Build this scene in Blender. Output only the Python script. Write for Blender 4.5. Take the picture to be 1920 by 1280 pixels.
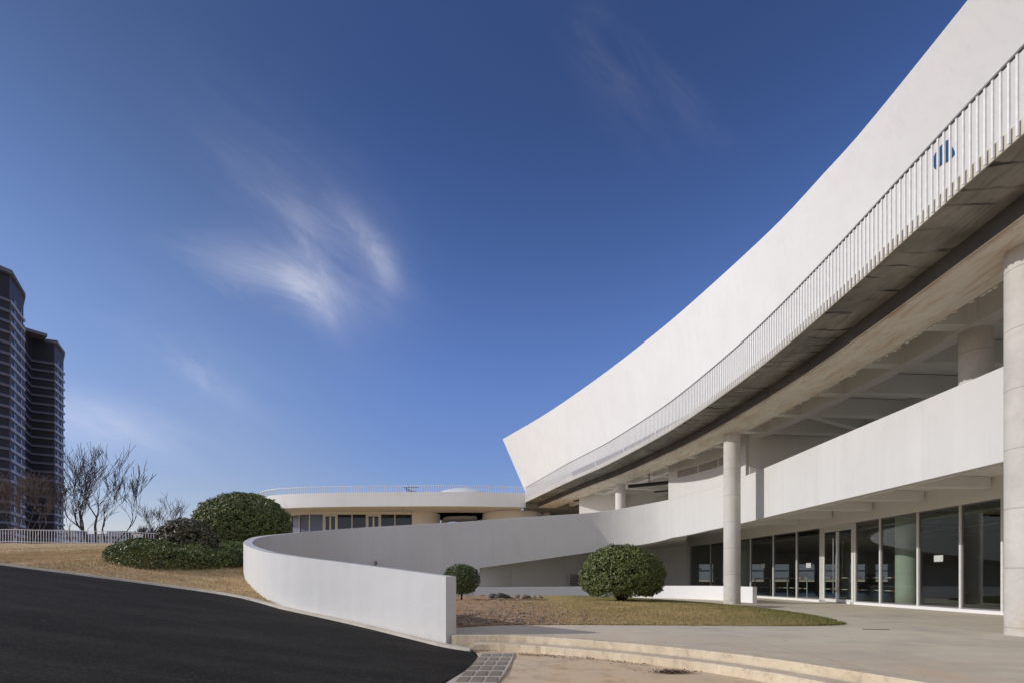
import bpy, bmesh, math, random
from mathutils import Vector, Matrix, noise
from mathutils.geometry import delaunay_2d_cdt
R = math.radians
random.seed(7)
for o in list(bpy.data.objects): bpy.data.objects.remove(o)
SC = bpy.context.scene
COL = SC.collection

# ---------------------------------------------------------------- camera, sky, sun, exposure
EYE = 1.15
cam = bpy.data.cameras.new('camera'); co = bpy.data.objects.new('camera', cam); COL.objects.link(co)
co.location = (0, 0, EYE); co.rotation_euler = (R(90), 0, 0)
cam.sensor_width = 36; cam.lens = 18; cam.shift_y = 0.2318; cam.clip_start = 0.05; cam.clip_end = 20000
SC.camera = co
SC.cycles.max_bounces = 12; SC.cycles.diffuse_bounces = 6; SC.cycles.transparent_max_bounces = 16
SUN_TRAVEL = R(7); SUN_EL = R(21.3)
sd = Vector((math.cos(SUN_TRAVEL)*math.cos(SUN_EL), math.sin(SUN_TRAVEL)*math.cos(SUN_EL), -math.sin(SUN_EL)))
sl = bpy.data.lights.new('sun', 'SUN'); sl.energy = 2.25; sl.angle = R(0.5); sl.color = (1.0, 0.95, 0.885)
so = bpy.data.objects.new('sun', sl); COL.objects.link(so)
so.rotation_euler = sd.to_track_quat('-Z', 'Y').to_euler(); so.location = (-30, -10, 30)
SC.view_settings.view_transform = 'Standard'; SC.view_settings.look = 'None'
SC.view_settings.exposure = 0.27; SC.view_settings.gamma = 1.0
W = bpy.data.worlds.new('World'); SC.world = W; W.use_nodes = True
def world_sky():
    nt = W.node_tree; N = nt.nodes; L = nt.links
    for n in list(N): N.remove(n)
    out = N.new('ShaderNodeOutputWorld'); bg = N.new('ShaderNodeBackground')
    sky = N.new('ShaderNodeTexSky'); sky.sky_type = 'NISHITA'; sky.sun_disc = False
    sky.sun_elevation = SUN_EL; sky.sun_rotation = math.atan2(-sd.x, -sd.y)
    sky.altitude = 400; sky.air_density = 1.0; sky.dust_density = 0.25; sky.ozone_density = 5.0
    bg.inputs['Strength'].default_value = 0.15
    tc = N.new('ShaderNodeTexCoord'); sp = N.new('ShaderNodeSeparateXYZ'); L.new(tc.outputs['Generated'], sp.inputs[0])
    def m(op, a, b=None, c=None, clamp=False):
        n = N.new('ShaderNodeMath'); n.operation = op; n.use_clamp = clamp
        for i, v in enumerate((a, b, c)):
            if v is None: continue
            if isinstance(v, (int, float)): n.inputs[i].default_value = v
            else: L.new(v, n.inputs[i])
        return n.outputs[0]
    yy = m('MAXIMUM', sp.outputs[1], 0.05)
    u = m('DIVIDE', sp.outputs[0], yy); v = m('DIVIDE', sp.outputs[2], yy)
    front = m('GREATER_THAN', sp.outputs[1], 0.06)
    # cirrus wisps: streaky noise kept to a few patches of the sky
    def streak(scale, ang, stretch, seed, rough=0.66, dist=.8):
        ca, sa = math.cos(ang), math.sin(ang)
        a = m('ADD', m('MULTIPLY', u, ca), m('MULTIPLY', v, sa))
        b = m('SUBTRACT', m('MULTIPLY', v, ca), m('MULTIPLY', u, sa))
        cb = N.new('ShaderNodeCombineXYZ'); L.new(m('MULTIPLY', a, 1/stretch), cb.inputs[0]); L.new(b, cb.inputs[1]); cb.inputs[2].default_value = seed
        nz = N.new('ShaderNodeTexNoise'); nz.inputs['Scale'].default_value = scale; nz.inputs['Detail'].default_value = 9
        nz.inputs['Roughness'].default_value = rough; nz.inputs['Distortion'].default_value = dist
        L.new(cb.outputs[0], nz.inputs['Vector']); return nz.outputs[0]
    def blob(u0, v0, ang, ra, rb, power=1.0):
        ca, sa = math.cos(ang), math.sin(ang)
        du = m('SUBTRACT', u, u0); dv = m('SUBTRACT', v, v0)
        a = m('ADD', m('MULTIPLY', du, ca), m('MULTIPLY', dv, sa))
        b = m('SUBTRACT', m('MULTIPLY', dv, ca), m('MULTIPLY', du, sa))
        a = m('DIVIDE', a, ra); b = m('DIVIDE', b, rb)
        r2 = m('ADD', m('MULTIPLY', a, a), m('MULTIPLY', b, b))
        return m('EXPONENT', m('MULTIPLY', r2, -1.0))
    n1 = streak(9, R(-38), 2.6, 1.3); n2 = streak(13, R(-52), 2.4, 5.1); n3 = streak(5, R(-30), 3.0, 8.8)
    def shape(n, lo, hi):
        mr = N.new('ShaderNodeMapRange'); mr.interpolation_type = 'SMOOTHSTEP'
        L.new(n, mr.inputs[0]); mr.inputs[1].default_value = lo; mr.inputs[2].default_value = hi; return mr.outputs[0]
    terms = []
    for (b, n, lo, hi, k) in [
        (blob(-.395, .560, R(-48), .075, .038), n1, .15, .90, .27),
        (blob(-.385, .610, R(-68), .105, .030), n2, .22, .90, .19),
        (blob(-.49, .590, R(-18), .15, .050), n1, .25, .92, .21),
        (blob(-.275, .650, R(-52), .085, .028), n2, .20, .92, .23),
        (blob(-.247, .595, R(-82), .060, .022), n1, .15, .90, .17),
        (blob(-.37, .64, R(-50), .17, .12), n3, .10, .95, .17),
        (blob(-.45, .78, R(-50), .22, .09), n3, .30, .95, .08),
        (blob(-.60, .395, R(-32), .10, .026), n1, .30, .85, .17),
        (blob(-.62, .42, R(-38), .22, .07), n3, .30, .90, .12),
        (blob(-.80, .300, R(-14), .17, .050), n3, .20, .85, .26),
        (blob(.20, 1.0, R(-60), .15, .06), n2, .30, .95, .06),
        (blob(.34, .93, R(-50), .10, .03), n2, .30, .95, .05)]:
        terms.append(m('MULTIPLY', m('MULTIPLY', b, shape(n, lo, hi)), k))
    s = terms[0]
    for t in terms[1:]: s = m('ADD', s, t)
    s = m('MULTIPLY', s, front); s = m('MINIMUM', s, 0.85)
    # bright veil added to the unseen sky behind the camera to lift the shade
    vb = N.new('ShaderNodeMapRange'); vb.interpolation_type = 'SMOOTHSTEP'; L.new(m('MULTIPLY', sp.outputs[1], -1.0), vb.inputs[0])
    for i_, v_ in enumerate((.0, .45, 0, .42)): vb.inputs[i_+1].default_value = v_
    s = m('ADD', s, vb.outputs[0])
    mx = N.new('ShaderNodeMix'); mx.data_type = 'RGBA'
    pf = N.new('ShaderNodeMapRange'); pf.interpolation_type = 'SMOOTHSTEP'; L.new(sp.outputs[2], pf.inputs[0])
    for i_, v_ in enumerate((.28, .72, 1.0, .50)): pf.inputs[i_+1].default_value = v_
    tn = N.new('ShaderNodeMix'); tn.data_type = 'RGBA'; tn.blend_type = 'MULTIPLY'; tn.inputs['Factor'].default_value = 1; L.new(sky.outputs[0], tn.inputs['A']); tn.inputs['B'].default_value = (.98, .92, 1.22, 1)
    hz = N.new('ShaderNodeMapRange'); L.new(sp.outputs[2], hz.inputs[0])
    for i_, v_ in enumerate((.08, .62, 0, 1)): hz.inputs[i_+1].default_value = v_
    hm = N.new('ShaderNodeMix'); hm.data_type = 'RGBA'; L.new(hz.outputs[0], hm.inputs['Factor']); hm.inputs['A'].default_value = (.84, .64, .68, 1); hm.inputs['B'].default_value = (.98, .94, 1.20, 1)
    lf = N.new('ShaderNodeMapRange'); lf.interpolation_type = 'SMOOTHSTEP'; L.new(m('MULTIPLY', sp.outputs[0], -1.0), lf.inputs[0])
    for i_, v_ in enumerate((.12, .52, 0, 1)): lf.inputs[i_+1].default_value = v_
    lm = N.new('ShaderNodeMix'); lm.data_type = 'RGBA'; L.new(lf.outputs[0], lm.inputs['Factor']); lm.inputs['A'].default_value = (1, 1, 1, 1); lm.inputs['B'].default_value = (1.18, 1.05, .87, 1)
    l2 = N.new('ShaderNodeMix'); l2.data_type = 'RGBA'; l2.blend_type = 'MULTIPLY'; l2.inputs['Factor'].default_value = 1; L.new(hm.outputs['Result'], l2.inputs['A']); L.new(lm.outputs['Result'], l2.inputs['B'])
    L.new(l2.outputs['Result'], tn.inputs['B'])
    sc_ = N.new('ShaderNodeVectorMath'); sc_.operation = 'SCALE'; L.new(tn.outputs['Result'], sc_.inputs[0]); L.new(pf.outputs[0], sc_.inputs['Scale'])
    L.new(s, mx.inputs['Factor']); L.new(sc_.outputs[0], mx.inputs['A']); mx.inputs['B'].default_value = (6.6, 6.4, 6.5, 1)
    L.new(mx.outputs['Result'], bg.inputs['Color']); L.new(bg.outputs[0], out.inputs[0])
world_sky()

# ---------------------------------------------------------------- materials
class NB:
    def __init__(s, name):
        s.m = bpy.data.materials.new(name); s.m.use_nodes = True; s.nt = s.m.node_tree
        s.N = s.nt.nodes; s.L = s.nt.links
        s.b = s.N['Principled BSDF']
        g = s.N.new('ShaderNodeNewGeometry'); s.pos = g.outputs['Position']
    def set(s, sock, v):
        if isinstance(v, (int, float)): sock.default_value = v
        elif isinstance(v, tuple): sock.default_value = v if len(v) == 4 else (*v, 1)
        else: s.L.new(v, sock)
    def math(s, op, a, b=0.0, clamp=False):
        n = s.N.new('ShaderNodeMath'); n.operation = op; n.use_clamp = clamp
        s.set(n.inputs[0], a); s.set(n.inputs[1], b); return n.outputs[0]
    def scale(s, x, y, z, rot=0):
        n = s.N.new('ShaderNodeMapping'); s.L.new(s.pos, n.inputs[0]); n.inputs['Scale'].default_value = (x, y, z)
        n.inputs['Rotation'].default_value = (0, 0, rot); return n.outputs[0]
    def noise(s, sc, detail=4, rough=0.55, vec=None, dist=0.0, lo=None, hi=None):
        n = s.N.new('ShaderNodeTexNoise'); s.L.new(vec or s.pos, n.inputs['Vector'])
        n.inputs['Scale'].default_value = sc; n.inputs['Detail'].default_value = detail
        n.inputs['Roughness'].default_value = rough; n.inputs['Distortion'].default_value = dist
        o = n.outputs[0]
        return s.ramp(o, lo, hi) if lo is not None else o
    def ramp(s, v, lo, hi, a=0.0, b=1.0):
        n = s.N.new('ShaderNodeMapRange'); s.set(n.inputs[0], v)
        for i, x in enumerate((lo, hi, a, b)): n.inputs[i+1].default_value = x
        return n.outputs[0]
    def mix(s, f, a, b):
        n = s.N.new('ShaderNodeMix'); n.data_type = 'RGBA'
        s.set(n.inputs['Factor'], f); s.set(n.inputs['A'], a); s.set(n.inputs['B'], b); return n.outputs['Result']
    def sep(s):
        n = s.N.new('ShaderNodeSeparateXYZ'); s.L.new(s.pos, n.inputs[0]); return n.outputs
    def bump(s, h, strength=0.3, dist=0.01):
        n = s.N.new('ShaderNodeBump'); n.inputs['Strength'].default_value = strength; n.inputs['Distance'].default_value = dist
        s.set(n.inputs['Height'], h); s.L.new(n.outputs[0], s.b.inputs['Normal'])
    def done(s, color, rough=0.8, metal=0.0, spec=None):
        s.set(s.b.inputs['Base Color'], color); s.set(s.b.inputs['Roughness'], rough); s.b.inputs['Metallic'].default_value = metal
        if spec is not None: s.b.inputs['Specular IOR Level'].default_value = spec
        return s.m

def plaster(name, a, b, dirt=0.0, dirtcol=(.45, .42, .36)):
    n = NB(name)
    big = n.noise(.35, 4, .6, lo=.35, hi=.65)
    st = n.noise(1.0, 5, .6, vec=n.scale(3.2, 3.2, .14), lo=.38, hi=.66)
    c = n.mix(n.math('MULTIPLY', big, .7), a, b); c = n.mix(n.math('MULTIPLY', st, .5), c, b)
    c = n.mix(n.math('MULTIPLY', n.noise(.8, 6, .7, vec=n.scale(1, 1, .6), lo=.50, hi=.72), .30), c, tuple(x*.86 for x in b))
    run = n.noise(1.0, 4, .65, vec=n.scale(7, 7, .10), lo=.58, hi=.72); c = n.mix(n.math('MULTIPLY', run, .22), c, tuple(x*.80 for x in b))
    if dirt:
        z = n.sep()[2]
        near = n.ramp(z, -.3, .35, 1, 0); d = n.math('MULTIPLY', near, n.noise(3, 5, .6, lo=.35, hi=.7))
        c = n.mix(n.math('MULTIPLY', d, dirt), c, dirtcol)
    n.bump(n.noise(1.6, 5, .55), .35, .06)
    return n.done(c, n.noise(6, 3, lo=.3, hi=.7) and .82)
def concrete(name, a, b, stain=None, stain_amt=0.0, joints=None, marks=0.0, rough=.8):
    n = NB(name)
    c = n.mix(n.noise(.9, 6, .62, lo=.32, hi=.68), a, b)
    c = n.mix(n.math('MULTIPLY', n.noise(14, 5, .7, lo=.4, hi=.7), .25), c, tuple(x*.7 for x in a))
    if marks:   # dark tide lines left by the formwork
        w = n.N.new('ShaderNodeTexWave'); w.wave_type = 'BANDS'; w.bands_direction = 'Y'
        n.L.new(n.scale(.5, 1, 1), w.inputs['Vector']); w.inputs['Scale'].default_value = .55; w.inputs['Distortion'].default_value = 9
        w.inputs['Detail'].default_value = 4; w.inputs['Detail Scale'].default_value = 1.2
        f = n.math('MULTIPLY', n.ramp(w.outputs[1], .90, .99), n.noise(1.1, 3, lo=.42, hi=.6))
        c = n.mix(n.math('MULTIPLY', f, marks), c, (.03, .028, .025))
    if stain:
        f = n.math('MULTIPLY', n.noise(1.4, 7, .7, vec=n.scale(2.2, .45, 1), dist=1.2, lo=.48, hi=.72), stain_amt)
        c = n.mix(f, c, stain)
    if joints:
        x, y, z = n.sep()
        k = n.math('MODULO', n.math('ADD', z, joints*7.37), joints)
        near = n.math('LESS_THAN', n.math('ABSOLUTE', n.math('SUBTRACT', k, joints/2)), .012)
        c = n.mix(n.math('MULTIPLY', near, .35), c, (.10, .095, .09))
        d = n.math('MULTIPLY', n.ramp(z, 0.0, .9, 1, 0), n.noise(2.5, 4, lo=.35, hi=.65))
        c = n.mix(n.math('MULTIPLY', d, .5), c, (.36, .25, .13))
    n.bump(n.noise(9, 7, .7), .35, .02)
    return n.done(c, rough)
def plain(name, c, rough=.5, metal=0.0, var=.15, sc=8):
    n = NB(name)
    col = n.mix(n.noise(sc, 3, lo=.3, hi=.7), c, tuple(x*(1-var) for x in c)); n.bump(n.noise(30, 2), .05, .01)
    return n.done(col, rough, metal)
M = {}
M['plaster'] = plaster('white_plaster', (.765, .768, .765), (.725, .727, .72))
M['plaster_wall'] = plaster('white_wall_plaster', (.66, .658, .642), (.60, .598, .582), dirt=.5)
M['plaster_warm'] = plaster('cream_plaster', (.80, .785, .745), (.75, .735, .70))
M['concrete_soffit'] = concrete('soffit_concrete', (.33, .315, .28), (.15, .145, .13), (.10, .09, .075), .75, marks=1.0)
M['concrete_beam'] = concrete('stained_beam_concrete', (.80, .76, .67), (.66, .62, .54), (.55, .30, .12), .75)
M['beam_shade'] = concrete('shaded_beam_concrete', (.13, .125, .12), (.08, .078, .075), (.06, .055, .05), .6)
M['fascia'] = concrete('edge_fascia_concrete', (.66, .64, .58), (.50, .47, .40), (.42, .32, .17), .45)
M['column'] = concrete('column_concrete', (.62, .60, .555), (.51, .49, .45), (.33, .30, .26), .3, joints=1.22)
M['column_white'] = concrete('pale_column_concrete', (.72, .70, .65), (.62, .60, .56), joints=1.22)
M['white_metal'] = plain('white_painted_metal', (.86, .85, .83), .4)
M['grey_metal'] = plain('dark_rail_metal', (.22, .20, .21), .45)
M['frame'] = plain('window_frame_paint', (.70, .70, .66), .4)
M['steel'] = plain('brushed_steel', (.62, .62, .60), .25, 1.0)
M['black_pipe'] = plain('black_pipe', (.018, .018, .02), .5)
M['louvre'] = plain('louvre_metal', (.33, .31, .30), .5)
M['blue'] = plain('blue_emblem', (.012, .10, .26), .35)
M['paper'] = plain('paper', (.55, .57, .54), .8)
M['red'] = plain('red_tape', (.45, .04, .03), .6)
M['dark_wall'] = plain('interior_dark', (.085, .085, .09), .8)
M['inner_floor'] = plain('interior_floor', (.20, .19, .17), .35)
M['stone'] = plain('stone', (.34, .28, .22), .9, var=.5, sc=5)
M['dark_stone'] = plain('dark_stone', (.09, .085, .08), .9, var=.5, sc=5)
M['bark'] = plain('bark', (.075, .06, .055), .9, var=.5)
M['bark_pale'] = plain('pale_bark', (.17, .13, .11), .9, var=.4)
M['dry_leaf'] = plain('dry_leaves', (.12, .075, .045), .9, var=.5, sc=20)
def glassm(name, tint, refl=1.0, base=.03):
    m = bpy.data.materials.new(name); m.use_nodes = True; nt = m.node_tree; N = nt.nodes; L = nt.links
    N.remove(N['Principled BSDF']); out = N['Material Output']
    tr = N.new('ShaderNodeBsdfTransparent'); tr.inputs[0].default_value = (*tint, 1)
    gl = N.new('ShaderNodeBsdfGlossy'); gl.inputs['Roughness'].default_value = .0; gl.inputs[0].default_value = (.95, .97, 1, 1)
    fr = N.new('ShaderNodeLayerWeight'); fr.inputs[0].default_value = .5
    pw = N.new('ShaderNodeMath'); pw.operation = 'POWER'; L.new(fr.outputs['Facing'], pw.inputs[0]); pw.inputs[1].default_value = 3.5
    mt = N.new('ShaderNodeMath'); mt.operation = 'MULTIPLY_ADD'; L.new(pw.outputs[0], mt.inputs[0])
    mt.inputs[1].default_value = refl; mt.inputs[2].default_value = base; mt.use_clamp = True
    mx = N.new('ShaderNodeMixShader'); L.new(mt.outputs[0], mx.inputs[0]); L.new(tr.outputs[0], mx.inputs[1]); L.new(gl.outputs[0], mx.inputs[2])
    L.new(mx.outputs[0], out.inputs[0]); return m
M['glass'] = glassm('storefront_glass', (.80, .86, .82), .9, .075)
M['dark_glass'] = NB('dark_window_glass').done((.012, .015, .02), .06)
M['ribbon_glass'] = NB('ribbon_window_glass').done((.10, .12, .20), .25)
def leafm(name, a, b, c=None, rough=.45):
    n = NB(name)
    f = n.noise(1.7, 4, .6, lo=.35, hi=.65); g = n.noise(21, 3, .7, lo=.50, hi=.62)
    col = n.mix(f, a, b); col = n.mix(n.math('MULTIPLY', g, .8), col, c or tuple(x*.5 for x in a))
    n.b.inputs['Transmission Weight'].default_value = 0
    return n.done(col, rough, spec=.4)
M['leaf'] = leafm('bush_leaf', (.11, .145, .035), (.065, .095, .025), (.36, .36, .14))  # pale third tone: fresh yellow leaves and painted leaf highlights
M['leaf_dark'] = leafm('dark_bush_leaf', (.075, .085, .035), (.11, .075, .04), (.34, .34, .24), .38)  # pale third tone paints the glossy leaf highlights
M['leaf_hedge'] = leafm('hedge_leaf', (.085, .125, .030), (.055, .085, .022), (.42, .42, .13))  # bright third tone: leaf highlights put into the colour as specks
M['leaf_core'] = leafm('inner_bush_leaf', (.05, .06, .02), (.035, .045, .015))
M['leaf_small'] = leafm('tree_leaf', (.085, .115, .04), (.06, .09, .03), (.13, .15, .06))
def grassm():
    n = NB('dry_lawn')
    x, y, z = n.sep()
    a = n.mix(n.noise(.5, 5, .62, lo=.35, hi=.68), (.78, .57, .33), (.62, .46, .26))
    green = n.noise(.22, 4, .6, lo=.50, hi=.70)
    a = n.mix(n.math('MULTIPLY', green, .65), a, (.26, .24, .08))
    a = n.mix(n.math('MULTIPLY', n.noise(2.6, 6, .75, vec=n.scale(.6, 1.3, 1), lo=.50, hi=.70), .55), a, (.30, .20, .10))
    a = n.mix(n.noise(9, 6, .75, vec=n.scale(.5, 1.4, 1), lo=.54, hi=.72), a, (.20, .13, .06))
    n.bump(n.noise(16, 7, .75), .9, .06)
    return n.done(a, .95, spec=.1)
M['lawn'] = grassm()
def court_lawn():
    n = NB('courtyard_lawn'); x, y, z = n.sep()
    dry = n.mix(n.noise(.8, 5, .65, lo=.35, hi=.66), (.56, .42, .20), (.40, .32, .14))
    soil = n.mix(n.noise(3.5, 6, .7, lo=.35, hi=.65), (.60, .40, .25), (.38, .25, .15))
    fx = n.math('ADD', x, n.math('MULTIPLY', n.noise(.7, 3), 3.0))
    # the left end is bare soil, the right tip and the rim are greener
    c = n.mix(n.ramp(n.math('ADD', fx, n.math('MULTIPLY', y, .12)), 3.0, 6.0, 1, 0), dry, soil)
    gr = n.math('ADD', n.ramp(fx, 6.5, 10.5), n.math('MULTIPLY', n.ramp(y, 20, 27), n.ramp(fx, 3.5, 6)), clamp=True)
    c = n.mix(n.math('MULTIPLY', gr, .85), c, (.13, .16, .04))
    c = n.mix(n.math('MULTIPLY', n.noise(8, 6, .75, lo=.5, hi=.72), .5), c, (.16, .11, .06))
    n.bump(n.noise(12, 7, .75), 1.0, .07)
    return n.done(c, .95, spec=.1)
M['court'] = court_lawn()
def asphalt():
    n = NB('asphalt')
    c = n.mix(n.noise(260, 2, .8, lo=.35, hi=.75), (.014, .0133, .0120), (.058, .053, .047))
    c = n.mix(n.math('MULTIPLY', n.noise(.9, 5, .65, vec=n.scale(.35, 1.2, 1, R(18)), lo=.44, hi=.70), .4), c, (.085, .076, .064))
    c = n.mix(n.math('MULTIPLY', n.noise(1.6, 6, .7, lo=.56, hi=.75), .35), c, (.012, .012, .012))
    c = n.mix(n.math('MULTIPLY', n.noise(24, 5, .85, lo=.52, hi=.66), .7), c, (.115, .105, .092))
    c = n.mix(n.math('MULTIPLY', n.noise(12, 3, .7, lo=.68, hi=.72), .6), c, (.16, .14, .11))
    n.bump(n.noise(90, 4, .8), .9, .012)
    return n.done(c, .95, spec=.06)
M['asphalt'] = asphalt()
def paving():
    n = NB('plaza_concrete'); x, y, z = n.sep()
    c = n.mix(n.noise(.35, 6, .65, lo=.35, hi=.65), (.69, .61, .47), (.62, .55, .43))
    c = n.mix(n.math('MULTIPLY', n.noise(1.3, 7, .7, vec=n.scale(.6, 1.8, 1), lo=.48, hi=.72), .7), c, (.76, .68, .54))
    c = n.mix(n.math('MULTIPLY', n.noise(.6, 5, .7, lo=.48, hi=.72), .75), c, (.46, .41, .34))
    c = n.mix(n.math('MULTIPLY', n.noise(5, 5, .75, vec=n.scale(.5, 1.6, 1), lo=.60, hi=.74), .6), c, (.82, .77, .68))
    c = n.mix(n.math('MULTIPLY', n.noise(4, 2, .5, lo=.72, hi=.76), .7), c, (.20, .17, .13))
    brown = n.math('MULTIPLY', n.ramp(n.math('ADD', x, y), 15.5, 11.5), n.noise(1.1, 5, .65, lo=.40, hi=.62))
    c = n.mix(n.math('MULTIPLY', brown, .6), c, (.66, .47, .29))
    jx = n.math('LESS_THAN', n.math('ABSOLUTE', n.math('SUBTRACT', n.math('MODULO', n.math('ADD', x, 100.45), 6.0), 3.0)), .010)
    jy = n.math('LESS_THAN', n.math('ABSOLUTE', n.math('SUBTRACT', n.math('MODULO', n.math('ADD', y, 102.2), 6.0), 3.0)), .010)
    c = n.mix(n.math('MULTIPLY', n.math('MAXIMUM', jx, jy), .35), c, (.12, .11, .10))
    n.bump(n.noise(20, 6, .7), .35, .015)
    return n.done(c, .8, spec=.3)
M['plaza'] = paving()
def stepm():
    n = NB('step_concrete')
    c = n.mix(n.noise(1.5, 7, .7, lo=.35, hi=.65), (.68, .59, .44), (.58, .48, .34))
    c = n.mix(n.math('MULTIPLY', n.noise(7, 6, .75, lo=.5, hi=.7), .6), c, (.30, .24, .17))
    n.bump(n.noise(10, 7, .75), .6, .02)
    return n.done(c, .85)
M['step'] = stepm()
def dirt():
    n = NB('tan_dirt')
    c = n.mix(n.noise(.9, 6, .65, lo=.35, hi=.65), (.72, .52, .31), (.66, .54, .38))
    c = n.mix(n.math('MULTIPLY', n.noise(2.5, 6, .7, lo=.5, hi=.72), .6), c, (.34, .20, .10))
    n.bump(n.noise(14, 7, .75), .5, .02)
    return n.done(c, .95)
M['dirt'] = dirt()
M['cement'] = concrete('rough_cement', (.66, .58, .46), (.52, .46, .37), (.28, .22, .16), .4)
M['kerb'] = concrete('kerb_concrete', (.74, .68, .58), (.58, .52, .43), (.36, .29, .20), .4)
M['paver'] = concrete('dark_paver', (.34, .28, .21), (.22, .19, .14))
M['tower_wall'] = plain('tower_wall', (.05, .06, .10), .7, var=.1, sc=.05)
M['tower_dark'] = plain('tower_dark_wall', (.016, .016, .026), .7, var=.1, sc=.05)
M['tower_band'] = plain('tower_band', (.11, .115, .16), .7, var=.1, sc=.05)
M['tower_band_pale'] = plain('tower_pale_band', (.38, .41, .56), .7, var=.1, sc=.05)
M['far'] = plain('far_building', (.24, .26, .32), .8)

# ---------------------------------------------------------------- object helpers
def thing(name, label, cat, loc=(0, 0, 0), group=None):
    o = bpy.data.objects.new(name, None); COL.objects.link(o); o.location = loc
    o.empty_display_size = .3
    tag(o, label, cat, group); return o
def tag(o, label=None, cat=None, group=None, kind=None):
    if label: o['label'] = label
    if cat: o['category'] = cat
    if group: o['group'] = group
    if kind: o['kind'] = kind
    return o
def root_of(o):
    v = Vector((0, 0, 0))
    while o: v = v + o.location; o = o.parent
    return v
def obj(name, verts, faces, mat, parent=None, smooth=False):
    me = bpy.data.meshes.new(name); me.from_pydata([tuple(v) for v in verts], [], faces); me.update()
    if smooth:
        for p in me.polygons: p.use_smooth = True
    me.materials.append(M[mat] if isinstance(mat, str) else mat)
    o = bpy.data.objects.new(name, me); COL.objects.link(o)
    if parent:
        o.parent = parent
        top = parent
        while top.parent: top = top.parent
        if parent.parent is None: o.matrix_parent_inverse = Matrix.Translation(-parent.location)
    return o
class MB:
    def __init__(s): s.v = []; s.f = []
    def add(s, v, f):
        k = len(s.v); s.v += [tuple(p) for p in v]; s.f += [tuple(i+k for i in q) for q in f]; return s
    def box(s, c, d, rz=0):
        cx, cy, cz = c; a, b, h = d[0]/2, d[1]/2, d[2]/2; ca, sa = math.cos(rz), math.sin(rz)
        v = [(cx+x*ca-y*sa, cy+x*sa+y*ca, cz+z) for z in (-h, h) for x, y in ((-a, -b), (a, -b), (a, b), (-a, b))]
        return s.add(v, [(3, 2, 1, 0), (4, 5, 6, 7), (0, 1, 5, 4), (1, 2, 6, 5), (2, 3, 7, 6), (3, 0, 4, 7)])
    def tube(s, pts, rad, n=6, cap=True):
        """tapered tube along 3D points; rad may be a list"""
        pts = [Vector(p) for p in pts]
        if isinstance(rad, (int, float)): rad = [rad]*len(pts)
        rings = []; ref = None
        for i, p in enumerate(pts):
            t = (pts[min(i+1, len(pts)-1)]-pts[max(i-1, 0)]).normalized()
            if ref is None:
                ref = Vector((0, 0, 1)) if abs(t.z) < .9 else Vector((1, 0, 0))
            u = (ref - t*ref.dot(t)).normalized(); w = t.cross(u); ref = u
            rings.append([p + (u*math.cos(2*math.pi*k/n)+w*math.sin(2*math.pi*k/n))*rad[i] for k in range(n)])
        v = [q for r in rings for q in r]; f = []
        for i in range(len(pts)-1):
            for k in range(n): f.append((i*n+k, i*n+(k+1) % n, (i+1)*n+(k+1) % n, (i+1)*n+k))
        if cap: f.append(tuple(range(n-1, -1, -1))); f.append(tuple((len(pts)-1)*n+k for k in range(n)))
        return s.add(v, f)
    def loft(s, *rails, closed=True, caps=True):
        """solid between parallel rails (lists of 3D points)"""
        n = len(rails); m = len(rails[0]); v = [rails[j][i] for i in range(m) for j in range(n)]; f = []
        for i in range(m-1):
            for j in range(n if closed else n-1):
                f.append((i*n+j, i*n+(j+1) % n, (i+1)*n+(j+1) % n, (i+1)*n+j))
        if closed and caps: f.append(tuple(range(n-1, -1, -1))); f.append(tuple((m-1)*n+j for j in range(n)))
        return s.add(v, f)
    def build(s, name, mat, parent=None, smooth=False): return obj(name, s.v, s.f, mat, parent, smooth)
def fixn(o):
    bm = bmesh.new(); bm.from_mesh(o.data); bmesh.ops.recalc_face_normals(bm, faces=bm.faces); bm.to_mesh(o.data); bm.free(); return o
def soft(o, ang=40):
    for p in o.data.polygons: p.use_smooth = True
    o.data.set_sharp_from_angle(angle=R(ang)); return o
def catmull(P, n=8):
    P = [tuple(p) for p in P]; out = []
    Q = [tuple(2*a-b for a, b in zip(P[0], P[1]))]+P+[tuple(2*a-b for a, b in zip(P[-1], P[-2]))]
    for i in range(1, len(Q)-2):
        for k in range(n):
            t = k/n
            out.append(tuple(.5*((2*b)+(-a+c)*t+(2*a-5*b+4*c-d)*t*t+(-a+3*b-3*c+d)*t**3) for a, b, c, d in zip(Q[i-1], Q[i], Q[i+1], Q[i+2])))
    out.append(P[-1]); return out
def resample(P, step):
    out = [P[0]]; acc = 0; last = P[0]
    for q in P[1:]:
        d = math.hypot(q[0]-last[0], q[1]-last[1])
        while acc + d >= step:
            t = (step-acc)/d; last = tuple(a+(b-a)*t for a, b in zip(last, q)); out.append(last)
            d = math.hypot(q[0]-last[0], q[1]-last[1]); acc = 0
        acc += d; last = q
    return out
def tangent(P, i):
    a = P[max(i-1, 0)]; b = P[min(i+1, len(P)-1)]; d = Vector((b[0]-a[0], b[1]-a[1])); return d.normalized()
def off(P, d, z=None):
    """2D offset to the left of travel; d number or list"""
    out = []
    for i, p in enumerate(P):
        t = tangent(P, i); k = d[i] if isinstance(d, list) else d
        out.append((p[0]-t.y*k, p[1]+t.x*k) + ((z,) if z is not None else tuple(p[2:])))
    return out
def zz(P, z): return [(p[0], p[1], z[i] if isinstance(z, list) else z) for i, p in enumerate(P)]
def interp(x, T):
    if x <= T[0][0]: return T[0][1]
    for (a, b), (c, d) in zip(T, T[1:]):
        if x <= c: return b+(d-b)*(x-a)/(c-a)
    return T[-1][1]
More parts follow.
